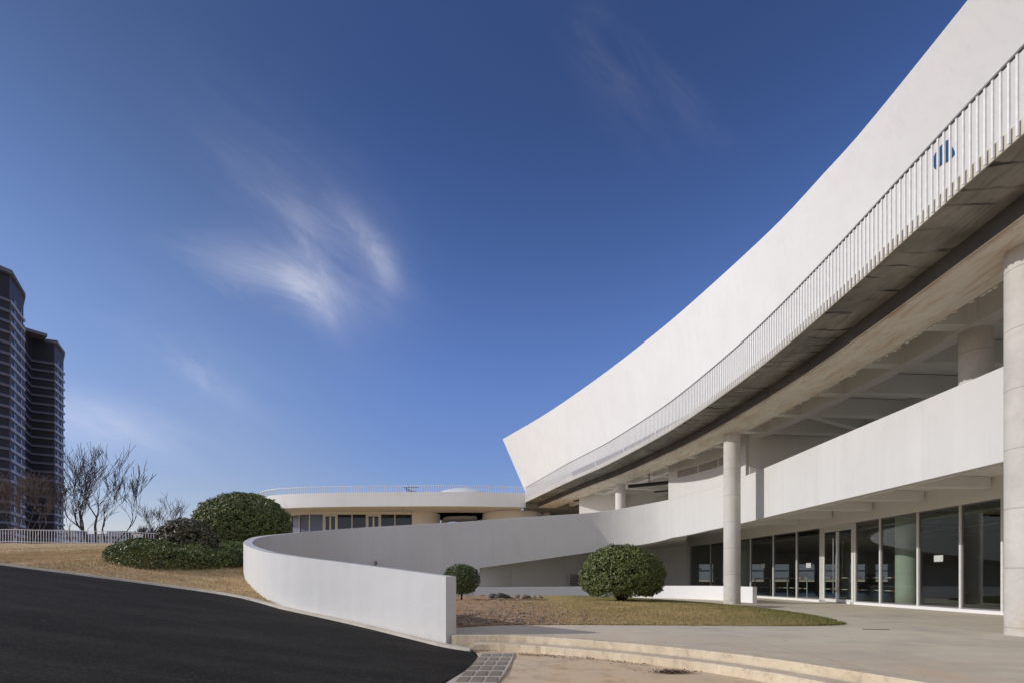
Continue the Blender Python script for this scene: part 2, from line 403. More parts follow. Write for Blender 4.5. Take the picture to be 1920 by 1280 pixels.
def inpoly(x, y, P):
    c = False; j = len(P)-1
    for i in range(len(P)):
        if (P[i][1] > y) != (P[j][1] > y) and x < (P[j][0]-P[i][0])*(y-P[i][1])/(P[j][1]-P[i][1])+P[i][0]: c = not c
        j = i
    return c
def dpoly(x, y, P):
    best = 1e9; n = len(P)
    for i in range(n):
        ax, ay = P[i][0], P[i][1]; bx, by = P[(i+1) % n][0], P[(i+1) % n][1]
        dx, dy = bx-ax, by-ay; l = dx*dx+dy*dy
        t = 0 if l == 0 else max(0, min(1, ((x-ax)*dx+(y-ay)*dy)/l))
        best = min(best, math.hypot(x-ax-t*dx, y-ay-t*dy))
    return best
def sheet(name, poly, zf, res, mat, kind='structure', box=None):
    """ground sheet: polygon filled with a constrained triangulation, z from zf(x, y)"""
    poly = [(p[0], p[1]) for p in poly]
    pts = [Vector(p) for p in poly]; n = len(pts); edges = [(i, (i+1) % n) for i in range(n)]
    xs = [p[0] for p in poly]; ys = [p[1] for p in poly]
    bx = box or (min(xs), min(ys), max(xs), max(ys)); rnd = random.Random(3)
    y = bx[1]
    while y < bx[3]:
        x = bx[0]
        while x < bx[2]:
            px, py = x+rnd.uniform(-.25, .25)*res, y+rnd.uniform(-.25, .25)*res
            if inpoly(px, py, poly) and dpoly(px, py, poly) > res*.35: pts.append(Vector((px, py)))
            x += res
        y += res
    v, e, f, *_ = delaunay_2d_cdt(pts, edges, [list(range(n))], 1, 1e-5)
    V = [(p.x, p.y, zf(p.x, p.y)) for p in v]
    o = obj(name, V, [tuple(q) for q in f], mat, smooth=True)
    bm = bmesh.new(); bm.from_mesh(o.data)
    for fc in bm.faces:
        if fc.normal.z < 0: fc.normal_flip()
    bm.to_mesh(o.data); bm.free()
    if kind: o['kind'] = kind
    return o
def fbm(x, y, s=1.0, seed=0.0): return noise.fractal(Vector((x*s, y*s, seed)), 1.0, 2.0, 4)

# ---------------------------------------------------------------- plan curves
KERB = catmull([(-80, -12), (-40, 5), (-20, 12.6), (-13.9, 13.95), (-10, 14.55), (-7.9, 14.35), (-6.1, 13.45), (-3.55, 11.85), (-1.55, 10.25), (-.78, 9.9)], 6)
ZK = [(-90, 5), (-40, 4.2), (-20, 2.35), (-13.9, 1.52), (-10, .96), (-7.7, .65), (-6.1, .375), (-3.4, .04), (-1.3, -.2), (-.6, -.27)]
YK = [(-90, -16), (-40, 5), (-20, 12.6), (-13.9, 13.95), (-10, 14.55)]
def zroad(x, y): return interp(x, ZK) + .012*fbm(x, y, .3)
# ramp wall: x, y, top z  (camera-side / courtyard face)
RW_CTRL = [(-1.17, 10.72, 1.21), (-3.2, 12.27, 1.46), (-5.65, 13.75, 1.76), (-7.2, 15.25, 2.00), (-9.42, 18.6, 2.46), (-10.85, 22.3, 3.00), (-10.5, 25.4, 3.47),
           (-8.8, 28.5, 4.00), (-4.1, 31.0, 4.57), (-2.0, 31.6, 4.77), (1.9, 32.45, 5.15), (5.5, 33.0, 5.48), (7.9, 32.6, 5.82), (9.75, 31.2, 6.05), (11.0, 28.6, 6.20),
           (11.5, 25.8, 6.27), (11.68, 23.3, 6.29), (11.7, 18, 6.27), (11.7, 12, 6.22), (11.7, 4, 6.2), (11.7, -12, 6.2)]
RW = catmull(RW_CTRL, 10)
def rw_bot(x, y):
    if y < 31.0 and x < 0 or x < -2.0: return -.45
    if x < 7.9 and y > 30: return interp(x, [(-2, 1.84), (5.5, 2.95), (7.9, 3.31)])
    return interp(-y, [(-32.6, 3.31), (-31.2, 3.68), (-28.6, 3.89), (-25.8, 3.96), (-23, 4.0), (-12, 3.95)])
DK_CTRL = [(8.15, -14), (8.2, 0), (8.27, 8.27), (8.33, 10.5), (8.43, 13.2), (8.45, 16.6), (8.27, 19.8), (7.76, 24.3), (7.03, 28), (5.84, 32.8), (4.2, 37.8), (2.7, 43), (1.25, 48)]
DK = resample(catmull(DK_CTRL, 10), .5) + [(1.25, 48)]     # travels away: left normal points to -x (outside), so inside offsets are negative
def dk(o, z): return off(DK, -o, z)
LOWW = catmull([(11.7, 24.9), (11.35, 28.3), (9.75, 30.75), (7.8, 32.05), (5.4, 32.5), (1.9, 31.95), (-2.3, 31.1)], 8)
RECESS = [(14.2, 41), (12, 41.6), (9, 40.4), (4, 38), (0, 35.2), (-2.1, 32.1)]
EDGE0 = catmull([(-1.25, 10.5), (.23, 10.35), (2.04, 9.2), (3.44, 7.83), (4.37, 6.17), (5.0, 4.3), (5.35, 2), (5.5, -14)], 8)

# ---------------------------------------------------------------- ground
g = obj('ground', [(-3000, -3000, -1.2), (3000, -3000, -1.2), (3000, 3000, -1.2), (-3000, 3000, -1.2)], [(0, 1, 2, 3)], 'lawn'); g['kind'] = 'structure'
def zhill(x, y):
    xx = max(-13.9, min(x, -8.0))
    yk = interp(xx, [(-13.9, 13.95), (-10, 14.55), (-7.9, 14.35)])
    z = interp(xx, ZK)+interp(xx, [(-13.9, .0917), (-10, .112)])*(y-yk)
    if x > -10 and y < 17:
        zc_ = interp(x, ZK)+.113*max(0, y-interp(x, [(-10, 14.55), (-7.9, 14.35), (-6.1, 13.45), (-3.5, 11.85), (-1.5, 10.25)]))
        z = zc_
    if x < -13.9:
        d = y-interp(x, [(-90, -16), (-40, 5), (-20, 12.6), (-13.9, 13.95)]); w = max(0, min(1, d/7)); w = w*w*(3-2*w)
        z = interp(x, ZK)*(1-w)+max(z, 1.2)*w
    if y > 42: z = min(z, 4.12)-.004*(y-42)
    return min(z, 4.15) + .03*fbm(x, y, .55, 2)*min(1, max(0, (y-14)/4)) + .010*fbm(x, y, 2.2, 5)
outer_rw = off(RW, .3)
k = [i for i, p in enumerate(outer_rw) if p[1] > 13.9 and p[0] < -5][0]
k2 = [i for i, p in enumerate(outer_rw) if p[0] > -2.2 and p[1] > 30][0]
kerb_part = [p for p in KERB if p[0] < -5.9]
hill_poly = kerb_part + [(p[0], p[1]) for p in off(RW, .15)[k:k2]] + RECESS[::-1] + [(14.6, 42.8), (13, 62), (60, 90), (-60, 110), (-130, 60), (-130, -12)]
sheet('lawn', hill_poly, zhill, .9, 'lawn')
rd_edge = [(-.78, 9.9), (-.62, 9.4), (-.66, 8.6), (-.78, 7.6), (-1.0, 6.6), (-1.5, 4), (-2.5, 0), (-4, -14)]
sheet('road', KERB + rd_edge[1:] + [(-80, -14)], zroad, .8, 'asphalt')
# kerb strip between road and lawn / wall
kb = [p for p in resample(KERB, .4) if p[0] > -45]
ki = off(kb, .0); ko = off(kb, .17)
zi = [interp(p[0], ZK)-.2 for p in kb]; zt = [interp(p[0], ZK)+.05 for p in kb]
kerb = soft(fixn(MB().loft(zz(ki, zi), zz(ki, zt), zz(ko, zt), zz(ko, zi)).build('kerb', 'kerb'))); kerb['kind'] = 'structure'
# fill strip between kerb and the foot of the ramp wall
ow = [p for p in off(RW, .31) if p[1] < 14.2 and p[0] < 0][::-1]
fill = [(-6.3, 13.7)] + [p[:2] for p in ow] + [(-.9, 10.4), (-.7, 9.95)] + [p for p in KERB if -6.2 < p[0] < -1][::-1]
sheet('gravel_strip', fill, lambda x, y: interp(x, ZK)+.008, .3, 'cement')
dirt_poly = [(-.70, 9.95), (-1.0, 10.45)] + [(p[0]-.0, p[1]-.0) for p in EDGE0] + [(-3.9, -14)] + rd_edge[::-1][1:-1]
sheet('dirt_path', dirt_poly, lambda x, y: -.27+.012*fbm(x, y, 1.2, 3)-.004, .35, 'dirt')
# steps
steps = thing('entrance_steps', 'low curved concrete steps with chipped cream edges in front of the plaza', 'steps', (2, 9, 0))
def zstep(x): return 0
e0 = resample(EDGE0, .12); e0 = [(p[0]+.022*fbm(p[0], p[1], 4, 1)+.01*fbm(p[0], p[1], 14, 1), p[1]+.022*fbm(p[0], p[1], 4, 9)+.01*fbm(p[0], p[1], 14, 5)) for p in e0]
e1 = [(p[0]+.015*fbm(p[0], p[1], 5, 4), p[1]+.015*fbm(p[0], p[1], 5, 7)) for p in off(e0, -.34)]
ic = [i for i, p in enumerate(e1) if p[0] > -.78][0]; e0b = off(e0, -.03); e1b = off(e1, -.03)
# upper step: a concrete edge course that caps the plaza edge
fixn(MB().loft(zz(e0, -.35), zz(e0, -.012), zz(off(e0, .012), .004), zz(off(e0, .30), .004), zz(off(e0, .30), -.35)).build('upper_step', 'step', steps))
fixn(MB().loft(*[q_[ic:] for q_ in (zz(e1, -.35), zz(e1, -.145), zz(off(e1, .012), -.132), zz(e0b, -.13), zz(e0b, -.35))]).build('lower_step', 'step', steps))
plaza_poly = [(p[0], p[1]) for p in off(EDGE0, .28)] + [(60, -14), (60, 60), (14.3, 41.2)] + RECESS[1:] + [(p[0], p[1]) for p in off(RW, .15)[:k2]][::-1]
sheet('plaza', plaza_poly, lambda x, y: 0.0, 1.2, 'plaza')
# courtyard lawn
LAWN = catmull([(-1.4, 12.15), (.3, 12.9), (4.3, 12.75), (7.1, 12.65), (8.15, 12.9), (8.62, 13.45), (9.25, 15.5), (9.6, 18.2), (9.3, 22), (8.3, 26), (7.0, 29.0), (4.6, 31.2),
        (1.9, 31.6), (-2.3, 30.8), (-6, 29.4), (-8.9, 27.6), (-10.2, 25.2), (-10.5, 22.3), (-9.1, 18.8), (-6.9, 15.6), (-5.3, 14.0), (-3.0, 12.6)], 4)
def zcourt(x, y):
    d = dpoly(x, y, LAWN); s = 1-math.exp(-d/1.6)
    rough = max(0, min(1, (3.2-x)/4))
    return .012 + .27*s + s*(.03*fbm(x, y, 1.1, 4)+.012*fbm(x, y, 4, 8)) + rough*min(1, d/.3)*(.06*max(-.3, fbm(x, y, 2.3, 6))+.035*fbm(x, y, 6, 2))
sheet('courtyard_lawn', LAWN, zcourt, .22, 'court')

# ---------------------------------------------------------------- ramp wall, low wall
rw = MB(); pt = off(RW, .3)
i0 = [i for i, p in enumerate(RW) if p[0] >= -2.0 and p[1] > 30][0]
for a, b in ((0, i0), (i0, len(RW)-1)):
    P = RW[a:b+1]; Q = pt[a:b+1]
    bot = [-.45 if a == 0 else rw_bot(p[0], p[1]) for p in P]; top = [p[2] for p in P]
    c = .012
    Pi = [(p[0]+(q[0]-p[0])*.05, p[1]+(q[1]-p[1])*.05) for p, q in zip(P, Q)]; Qi = [(p[0]+(q[0]-p[0])*.95, p[1]+(q[1]-p[1])*.95) for p, q in zip(P, Q)]
    rw.loft(zz(P, bot), zz(P, [t-c for t in top]), zz(Pi, top), zz(Qi, top), zz(Q, [t-c for t in top]), zz(Q, bot))
o = soft(fixn(rw.build('ramp_wall', 'plaster_wall')), 35)
tag(o, 'long white curved ramp wall that loops from the road back up to the upper floor', 'wall')
lw = LOWW; lt = [interp(p[0], [(-2.3, .66), (5, .70), (11.7, .785)]) for p in lw]
o = soft(fixn(MB().loft(zz(lw, -.1), zz(lw, lt), zz(off(lw, -.22), lt), zz(off(lw, -.22), -.1)).build('low_wall', 'plaster')), 35)
tag(o, 'low white curved wall behind the courtyard lawn under the ramp', 'wall')

# ---------------------------------------------------------------- main building
B = thing('exhibition_building', 'large white building with leaning curved upper wall, concrete walkway and glazed ground floor', 'building', (16, 20, 0))
# upper leaning wall
TOP = [(10.3, -14), (10.36, 0), (10.36, 8), (10.36, 11.63), (10.29, 14.94), (10.12, 16.6), (9.76, 19.3), (8.64, 24.05), (7.62, 27.6), (5.71, 33.2), (2.75, 40.6), (-.88, 48.1)]
TOPs = catmull(TOP, 10); 
def arc(P):
    s = [0]
    for a, b in zip(P, P[1:]): s.append(s[-1]+math.hypot(b[0]-a[0], b[1]-a[1]))
    return s
def at_frac(P, f):
    s = arc(P); d = f*s[-1]
    for i in range(len(P)-1):
        if d <= s[i+1]: 
            t = (d-s[i])/(s[i+1]-s[i]) if s[i+1] > s[i] else 0
            return tuple(a+(b-a)*t for a, b in zip(P[i], P[i+1]))
    return P[-1]
nw = 90
baseP = off(DK, [-interp(p[1], [(8, 6.5), (12, 5.2), (17, 3.1), (22, 1.6), (28, 1.25), (40, 1.1), (48, .35)]) for p in DK])
WT = [at_frac(TOPs, i/nw) for i in range(nw+1)]; WB = [at_frac(baseP, i/nw) for i in range(nw+1)]
ZB, ZT = 8.58, 14.3
def wpt(i, z):
    f = (z-ZB)/(ZT-ZB); a, b = WB[i], WT[i]; return (a[0]+(b[0]-a[0])*f, a[1]+(b[1]-a[1])*f, z)
levels = [ZB, 10.5, 12.4, ZT]
v = [wpt(i, z) for i in range(nw+1) for z in levels]; nl = len(levels)
f = [(i*nl+j, i*nl+j+1, (i+1)*nl+j+1, (i+1)*nl+j) for i in range(nw) for j in range(nl-1)]
# roof and back, closed solid
kx = len(v)
for i in range(nw+1): v.append((WT[i][0]+.35, WT[i][1]+.1, ZT))
for i in range(nw+1): v.append((30, WT[i][1]+ (6 if i == nw else 6*i/nw), ZT-.3))
for i in range(nw+1): v.append((30, WT[i][1]+6*i/nw, ZB))
for i in range(nw):
    f.append((i*nl+nl-1, kx+i, kx+i+1, (i+1)*nl+nl-1)); f.append((kx+i, kx+nw+1+i, kx+nw+2+i, kx+i+1))
    f.append((kx+nw+1+i, kx+2*nw+2+i, kx+2*nw+3+i, kx+nw+2+i))
f.append((nw*nl, nw*nl+1, nw*nl+2, nw*nl+3, kx+nw, kx+2*nw+1, kx+3*nw+2))
f.append((0, kx+2*nw+2, kx+nw+1, kx, 3, 2, 1))
o = soft(fixn(obj('upper_wall', v, f, 'plaster', B)), 30)
# ribbon of low windows in the foot of the upper wall
def wfrac_pt(t, z, out):
    i = int(t*nw); i = min(i, nw-1); u = t*nw-i
    a = Vector(wpt(i, z)); b = Vector(wpt(i+1, z)); p = a.lerp(b, u)
    tg = (b-a); n = Vector((-tg.y, tg.x, 0)).normalized(); return tuple(p+n*out)
def panel(t0, t1, z0, z1, o0, o1, n=6):
    ts = [t0+(t1-t0)*i/n for i in range(n+1)]
    return ([wfrac_pt(t, z0, o1) for t in ts], [wfrac_pt(t, z1, o1) for t in ts], [wfrac_pt(t, z1, o0) for t in ts], [wfrac_pt(t, z0, o0) for t in ts])
t_end = .858; t = .50; wn = 0
while t < t_end-.01:
    t1 = t+.0597
    w_ = fixn(MB().loft(*panel(t, t1-.0015, 8.66, 9.42, -.05, .012)).build('ribbon_window', 'ribbon_glass', B))
    fixn(MB().loft(*panel(t1-.0013, t1, 8.66, 9.42, -.05, .04, 1)).build('window_frame', 'white_metal', w_))
    t = t1
# blue emblem on the wall, half behind the pickets
def ray_wall(px, py):
    best = None
    dx, dz = (px-960)/960, (1085-py)/960
    for i in range(nw):
        for u in (0, .25, .5, .75):
            for zq in [8.7+.05*k for k in range(80)]:
                a = Vector(wpt(i, zq)); b = Vector(wpt(i+1, zq)); p = a.lerp(b, u)
                e = (p.x/p.y-dx)**2+((p.z-EYE)/p.y-dz)**2 if p.y > 5 else 9
                if best is None or e < best[0]: best = (e, (i+u)/nw, zq)
    return best[1], best[2]
EMB = [(1746, 317), (1748, 303), (1758, 288), (1768, 274), (1777, 264), (1784, 261.5), (1788, 264), (1789.5, 270), (1788.5, 282), (1785, 291), (1779, 300), (1771, 307), (1760, 313)]
ctr = [wfrac_pt(*ray_wall(px, py), .03) for px, py in EMB]; ctb = [wfrac_pt(*ray_wall(px, py), -.01) for px, py in EMB]
n = len(ctr)
fixn(obj('emblem', ctr+ctb, [tuple(range(n)), tuple(range(2*n-1, n-1, -1))]+[(i, (i+1) % n, n+(i+1) % n, n+i) for i in range(n)], 'blue', B))

# walkway slab, fascia, beam
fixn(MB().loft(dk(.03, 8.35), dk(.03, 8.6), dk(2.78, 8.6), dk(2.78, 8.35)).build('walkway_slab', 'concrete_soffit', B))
fixn(MB().loft(dk(0, 8.346), dk(0, 8.603), dk(.028, 8.603), dk(.028, 8.346)).build('slab_fascia', 'fascia', B))
bm_ = MB().loft(dk(1.3, 7.97), dk(1.3, 8.349), dk(2.75, 8.349), dk(2.75, 7.9), dk(1.37, 7.9), dk(1.37, 7.97))
fixn(bm_.build('edge_beam', 'concrete_beam', B))
fixn(MB().loft(dk(1.285, 7.975), dk(1.285, 8.348), dk(1.30, 8.348), dk(1.30, 7.975)).build('beam_shade_face', 'beam_shade', B))  # dark sheet over the beam side: the shade there is put into its colour
# ragged mortar drips along the back edge of the beam
rg = MB(); dd = resample([p for p in dk(2.77, 7.9) if p[1] > 8], .16)
for p in dd:
    if random.random() < .8: rg.box((p[0], p[1], 7.905+random.uniform(-.02, .05)), (.07, .10, random.uniform(.05, .13)), random.uniform(-.3, .3))
rg.build('mortar_lip', 'concrete_beam', B)['kind'] = 'stuff'
# upper floor ceiling
cp = [p for p in dk(2.7, 0) if p[1] > -14]
o = obj('ceiling_slab', [(p[0], p[1], 8.95) for p in cp]+[(34, p[1]+4, 8.95) for p in cp], [(i, i+1, len(cp)+i+1, len(cp)+i) for i in range(len(cp)-1)], 'plaster_warm', B)
fixn(MB().loft(dk(2.76, 8.36), dk(2.76, 8.98), dk(2.9, 8.98), dk(2.9, 8.36)).build('ceiling_upstand', 'plaster_warm', B))
def hbar(a, b, w, z0, z1, name, mat='plaster_warm', par=None):
    a = Vector(a); b = Vector(b); d = (b-a); L_ = d.length; c = (a+b)/2
    return MB().box((c.x, c.y, (z0+z1)/2), (L_, w, z1-z0), math.atan2(d.y, d.x)).build(name, mat, par or B)
def long_beam(o_, w, z0):
    A_ = resample(dk(o_, 0), .6); return fixn(MB().loft(zz(off(A_, w), z0), zz(off(A_, w), 8.94), zz(off(A_, -w), 8.94), zz(off(A_, -w), z0)).build('ceiling_beam', 'plaster_warm', B))
long_beam(4.4, .24, 8.10); long_beam(9.2, .22, 8.16); long_beam(14, .22, 8.16)
y = 7.1; q = 0
while y < 47:
    i = min(range(len(DK)), key=lambda j: abs(DK[j][1]-y)); t_ = tangent(DK, i); nrm = Vector((t_.y, -t_.x)); p = Vector(DK[i][:2])+t_*(y-DK[i][1])
    hbar(p+nrm*2.9, p+nrm*4.17, .36, 8.13, 8.93, 'cross_beam')
    if not 25.6 < y < 31: hbar(p+nrm*4.63, p+nrm*18, .38, 8.19, 8.92, 'cross_beam')
    if q % 4 == 2: hbar(p+nrm*4.9+t_*.3, p+nrm*8.9+t_*2.1, .30, 8.24, 8.91, 'cross_beam')
    y += 2.4; q += 1
# columns
def column(x, y, d, z0, z1, mat='column', name='column', seg=48):
    mb = MB(); n = seg
    rings = [(d/2*1.0, z0), (d/2, z0+.6), (d/2, z1)]
    v = [(x+r*math.cos(2*math.pi*k/n), y+r*math.sin(2*math.pi*k/n), z) for r, z in rings for k in range(n)]
    f = [(i*n+k, i*n+(k+1) % n, (i+1)*n+(k+1) % n, (i+1)*n+k) for i in range(2) for k in range(n)]+[tuple(range(2*n, 3*n))]
    o = obj(name, v, f, mat, B); return soft(o, 40)
column(10.62, 10.5, .78, -.05, 7.92)
column(10.27, 23.9, .74, -.05, 7.92)
column(7.75, 36.6, .72, -.05, 7.92, 'column_white')
column(3.55, 52.2, .70, 2, 7.95, 'column_white')
MB().box((10.415, 10.165, 3.95), (.010, .010, 7.9), R(30)).build('column_seam', 'black_pipe', B)
column(10.9, -1.5, .80, -.05, 7.92)
column(13.0, 14.35, .76, 4.9, 8.12, 'column')
column(16.75, 21.7, .84, 0, 4.6, 'column_white')
column(16.2, 35.6, .84, 0, 4.6, 'column_white')
column(16.75, 8.5, .84, 0, 4.6, 'column_white')
column(19.5, 17.6, .9, 0, 4.6, 'column')
# beam-wide cap at the upper floor column
MB().box((13.0, 14.35, 8.50), (1.0, 1.0, .85), .05).build('column_cap', 'plaster_warm', B)
# upper floor slab, parapet-side edge beam, soffit beams
pr = [p for p in off(RW, .28) if p[0] > 9.4 and p[1] < 32.3]     # parapet back line (travels toward the camera)
def sec(name, o1, o2, z0, z1, mat='plaster_warm'):
    A = off(pr, o1); C_ = off(pr, o2); return fixn(MB().loft(zz(A, z0), zz(A, z1), zz(C_, z1), zz(C_, z0)).build(name, mat, B))
sec('edge_rib', -.02, .42, 4.03, 4.58)
o = obj('floor_slab', [(p[0]-.02, p[1], z) for p in pr for z in (4.5, 4.95)]+[(34, p[1]+3, z) for p in pr for z in (4.5, 4.95)],
    [(2*i, 2*i+2, 2*len(pr)+2*i+2, 2*len(pr)+2*i) for i in range(len(pr)-1)]+[(2*i+1, 2*i+3, 2*len(pr)+2*i+3, 2*len(pr)+2*i+1) for i in range(len(pr)-1)], 'plaster_warm', B)
for y in [8.2, 10.8, 13.4, 16.3, 19.0, 21.8, 24.6, 27.4]:
    x0 = 12.2 if y < 24 else 12.0-(y-24)*.15
    # haunched rib: deep at the glass line, shallow at the parapet
    v = []
    for w in (-.16, .16):
        v += [(x0, y+w, 4.08), (x0, y+w, 4.49), (15.65, y+w+.6, 4.49), (15.65, y+w+.6, 4.16)]
    fixn(obj('soffit_rib', v, [(0, 1, 2, 3), (7, 6, 5, 4), (0, 4, 5, 1), (1, 5, 6, 2), (2, 6, 7, 3), (3, 7, 4, 0)], 'plaster_warm', B))
# ground floor glass line (x, y)
GL = catmull([(15.85, -12), (15.85, 8), (15.85, 16), (15.85, 24), (15.7, 28), (15.3, 33), (14.85, 37.5), (14.2, 41)], 12)
def glx(y): return interp(y, [(p[1], p[0]) for p in GL])
YM = [-1, 1.2, 3.2, 5.2, 7.2, 9.1, 11.0, 12.9, 14.75, 16.5, 18.05, 19.95, 22.0, 23.6, 26.15, 28.15, 30.35, 32.8, 35.3, 38.0, 40.8]
GLp = [(glx(y), y) for y in [-12, -6]+YM+[41]]
fixn(MB().loft(zz(off(GLp, .12), 3.77), zz(off(GLp, .12), 4.55), zz(off(GLp, -.15), 4.55), zz(off(GLp, -.15), 3.77)).build('lintel', 'plaster_warm', B))
sillP = [p for p in GLp if p[1] < 23.7]; sillQ = [p for p in GLp if p[1] > 26]
for P in (sillP, sillQ):
    fixn(MB().loft(zz(off(P, .16), 0.002), zz(off(P, .16), .115), zz(off(P, -.12), .115), zz(off(P, -.12), 0.002)).build('sill', 'plaster', B))
MB().box((15.62, 26.6, .06), (.35, 1.6, .115), .02).build('sill', 'plaster', B)
def mullion(y, w=.065, d=.12, par=None, z0=.10):
    return MB().box((glx(y)-.01, y, (z0+3.77)/2), (d, w, 3.77-z0), 0).build('mullion', 'frame', par or B)
for a, b in zip(YM, YM[1:]):
    if abs(a-23.6) < .01: continue
    xa, xb = glx(a), glx(b); 
    wd = obj('window', [(xa-.012, a+.03, .11), (xb-.012, b-.03, .11), (xb-.012, b-.03, 3.76), (xa-.012, a+.03, 3.76), (xa+.012, a+.03, .11), (xb+.012, b-.03, .11), (xb+.012, b-.03, 3.76), (xa+.012, a+.03, 3.76)],
             [(3, 2, 1, 0), (4, 5, 6, 7), (0, 1, 5, 4), (2, 3, 7, 6), (0, 4, 7, 3), (1, 2, 6, 5)], 'glass', B)
    fr = MB(); L_ = math.hypot(xb-xa, b-a); az = math.atan2(b-a, xb-xa); cx, cy = (xa+xb)/2, (a+b)/2
    fr.box((cx, cy, .135), (L_-.07, .06, .05), az); fr.box((cx, cy, 3.745), (L_-.07, .06, .05), az); fr.box((xa, a+.05, 1.94), (.06, .03, 3.56)); fr.box((xb, b-.05, 1.94), (.06, .03, 3.56))
    fr.build('window_frame', 'grey_metal', wd)
for y in YM: mullion(y, .085 if y in (23.6, 26.15) else .075)
MB().box((14.18, 40.95, 1.9), (.3, .3, 3.75), .4).build('mullion', 'plaster', B)
# double door between y 23.6 and 26.15
door = MB(); ya, yb = 23.66, 26.09; X = 15.82
door.box((X, (ya+yb)/2, 3.70), (.10, yb-ya, .12)).box((X, ya+.04, 1.85), (.10, .08, 3.6)).box((X, yb-.04, 1.85), (.10, .08, 3.6))
dr = door.build('glass_door', 'frame', B)
ym = (ya+yb)/2
for (p, q) in ((ya+.09, ym-.012), (ym+.012, yb-.09)):
    lf = MB(); s_ = .09
    lf.box((X, (p+q)/2, 3.56), (.055, q-p, .13)).box((X, (p+q)/2, .11), (.055, q-p, .16)).box((X, p+s_/2, 1.83), (.055, s_, 3.28)).box((X, q-s_/2, 1.83), (.055, s_, 3.28))
    lf.build('door_leaf', 'frame', dr)
    MB().box((X, (p+q)/2, 1.84), (.016, q-p-2*s_, 3.30)).build('door_glass', 'glass', dr)
for yh in (ym-.14, ym+.14):
    h = MB().tube([(X-.13, yh, .45), (X-.13, yh, 3.15)], .022, 10)
    for z in (.75, 1.75, 2.85): h.tube([(X-.13, yh, z), (X-.02, yh, z)], .012, 8)
    h.build('door_handle', 'steel', dr)
MB().box((X-.16, ym, .62), (.03, .34, .03)).build('door_lock', 'steel', dr)
MB().box((X-.2, ya-.05, .05), (.22, .22, .09)).build('door_stop', 'plaster', B)
# interior
obj('interior_floor', [(15.95, -12, .105), (34, -12, .105), (34, 44, .105), (15.1, 40, .105), (15.95, 28, .105)], [(0, 1, 2, 3, 4)], 'inner_floor', B)
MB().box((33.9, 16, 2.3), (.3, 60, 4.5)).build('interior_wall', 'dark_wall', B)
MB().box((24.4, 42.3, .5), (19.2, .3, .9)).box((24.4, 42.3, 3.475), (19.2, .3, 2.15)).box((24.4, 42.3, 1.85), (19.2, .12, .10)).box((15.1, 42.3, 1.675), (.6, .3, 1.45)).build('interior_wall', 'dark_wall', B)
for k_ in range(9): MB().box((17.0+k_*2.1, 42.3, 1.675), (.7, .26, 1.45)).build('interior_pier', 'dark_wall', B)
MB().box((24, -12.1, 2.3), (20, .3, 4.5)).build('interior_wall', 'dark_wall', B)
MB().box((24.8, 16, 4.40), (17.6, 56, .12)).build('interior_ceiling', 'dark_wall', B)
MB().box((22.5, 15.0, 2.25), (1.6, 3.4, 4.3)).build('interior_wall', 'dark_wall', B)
for yy_ in (12, 17, 22, 27, 32):
    MB().tube([(16.2, yy_, 4.05), (32, yy_+1, 4.05)], .07, 8).build('service_pipe', 'steel', B)
for xx_ in (18.5, 23):
    MB().tube([(xx_, 5, 3.85), (xx_, 40, 3.85)], .10, 8).build('service_duct', 'steel', B)
# recess wall under the ramp, with louvres
fixn(MB().loft(zz(RECESS, -.1), zz(RECESS, 4.6), zz(off(RECESS, -.2), 4.6), zz(off(RECESS, -.2), -.1)).build('recess_wall', 'plaster', B))
for (a, b) in (((4.15, 37.95), (6.1, 38.85)), ((6.2, 38.9), (7.9, 39.7))):
    lv = MB(); A, C2 = Vector(a), Vector(b); d = (C2-A).normalized(); n_ = Vector((d.y, -d.x)); mid = (A+C2)/2+n_*.14; az = math.atan2(d.y, d.x); L_ = (C2-A).length
    for kz in range(11): lv.box((mid.x, mid.y, .28+kz*.115), (L_-.1, .05, .07), az)
    lo_ = lv.build('louvre', 'louvre', B)
    fr = MB()
    for z in (.2, 1.55): fr.box((mid.x, mid.y, z), (L_, .10, .06), az)
    for e in (-1, 1): fr.box((mid.x+d.x*e*(L_/2), mid.y+d.y*e*(L_/2), .87), (.06, .10, 1.41), az)
    fr.build('louvre_frame', 'frame', lo_)
# ramp soffit and deck
rs = [p for p in RW if p[1] > 30.2 and -2.1 <= p[0] <= 10.6]
def recess_at(f): return at_frac(RECESS[::-1], f)
A = zz(off(rs, .06), [rw_bot(p[0], p[1])+.03 for p in rs]); C_ = [(*recess_at(.02+.96*i/(len(rs)-1)), A[i][2]) for i in range(len(rs))]
fixn(MB().loft(A, [(p[0], p[1], p[2]+.25) for p in A], [(p[0], p[1], p[2]+.25) for p in C_], C_).build('ramp_slab', 'plaster_warm', B))
rfp = [(3, 34.8), (5.5, 33.45), (8, 33.05), (9.95, 31.6), (11.4, 29), (34, 29), (34, 47), (8, 47), (3, 41)]
fixn(obj('rear_floor', [(x_, y_, z_) for z_ in (4.42, 4.88) for x_, y_ in rfp], [tuple(range(9)), tuple(range(9, 18))]+[(i, (i+1) % 9, 9+(i+1) % 9, 9+i) for i in range(9)], 'plaster_warm', B))
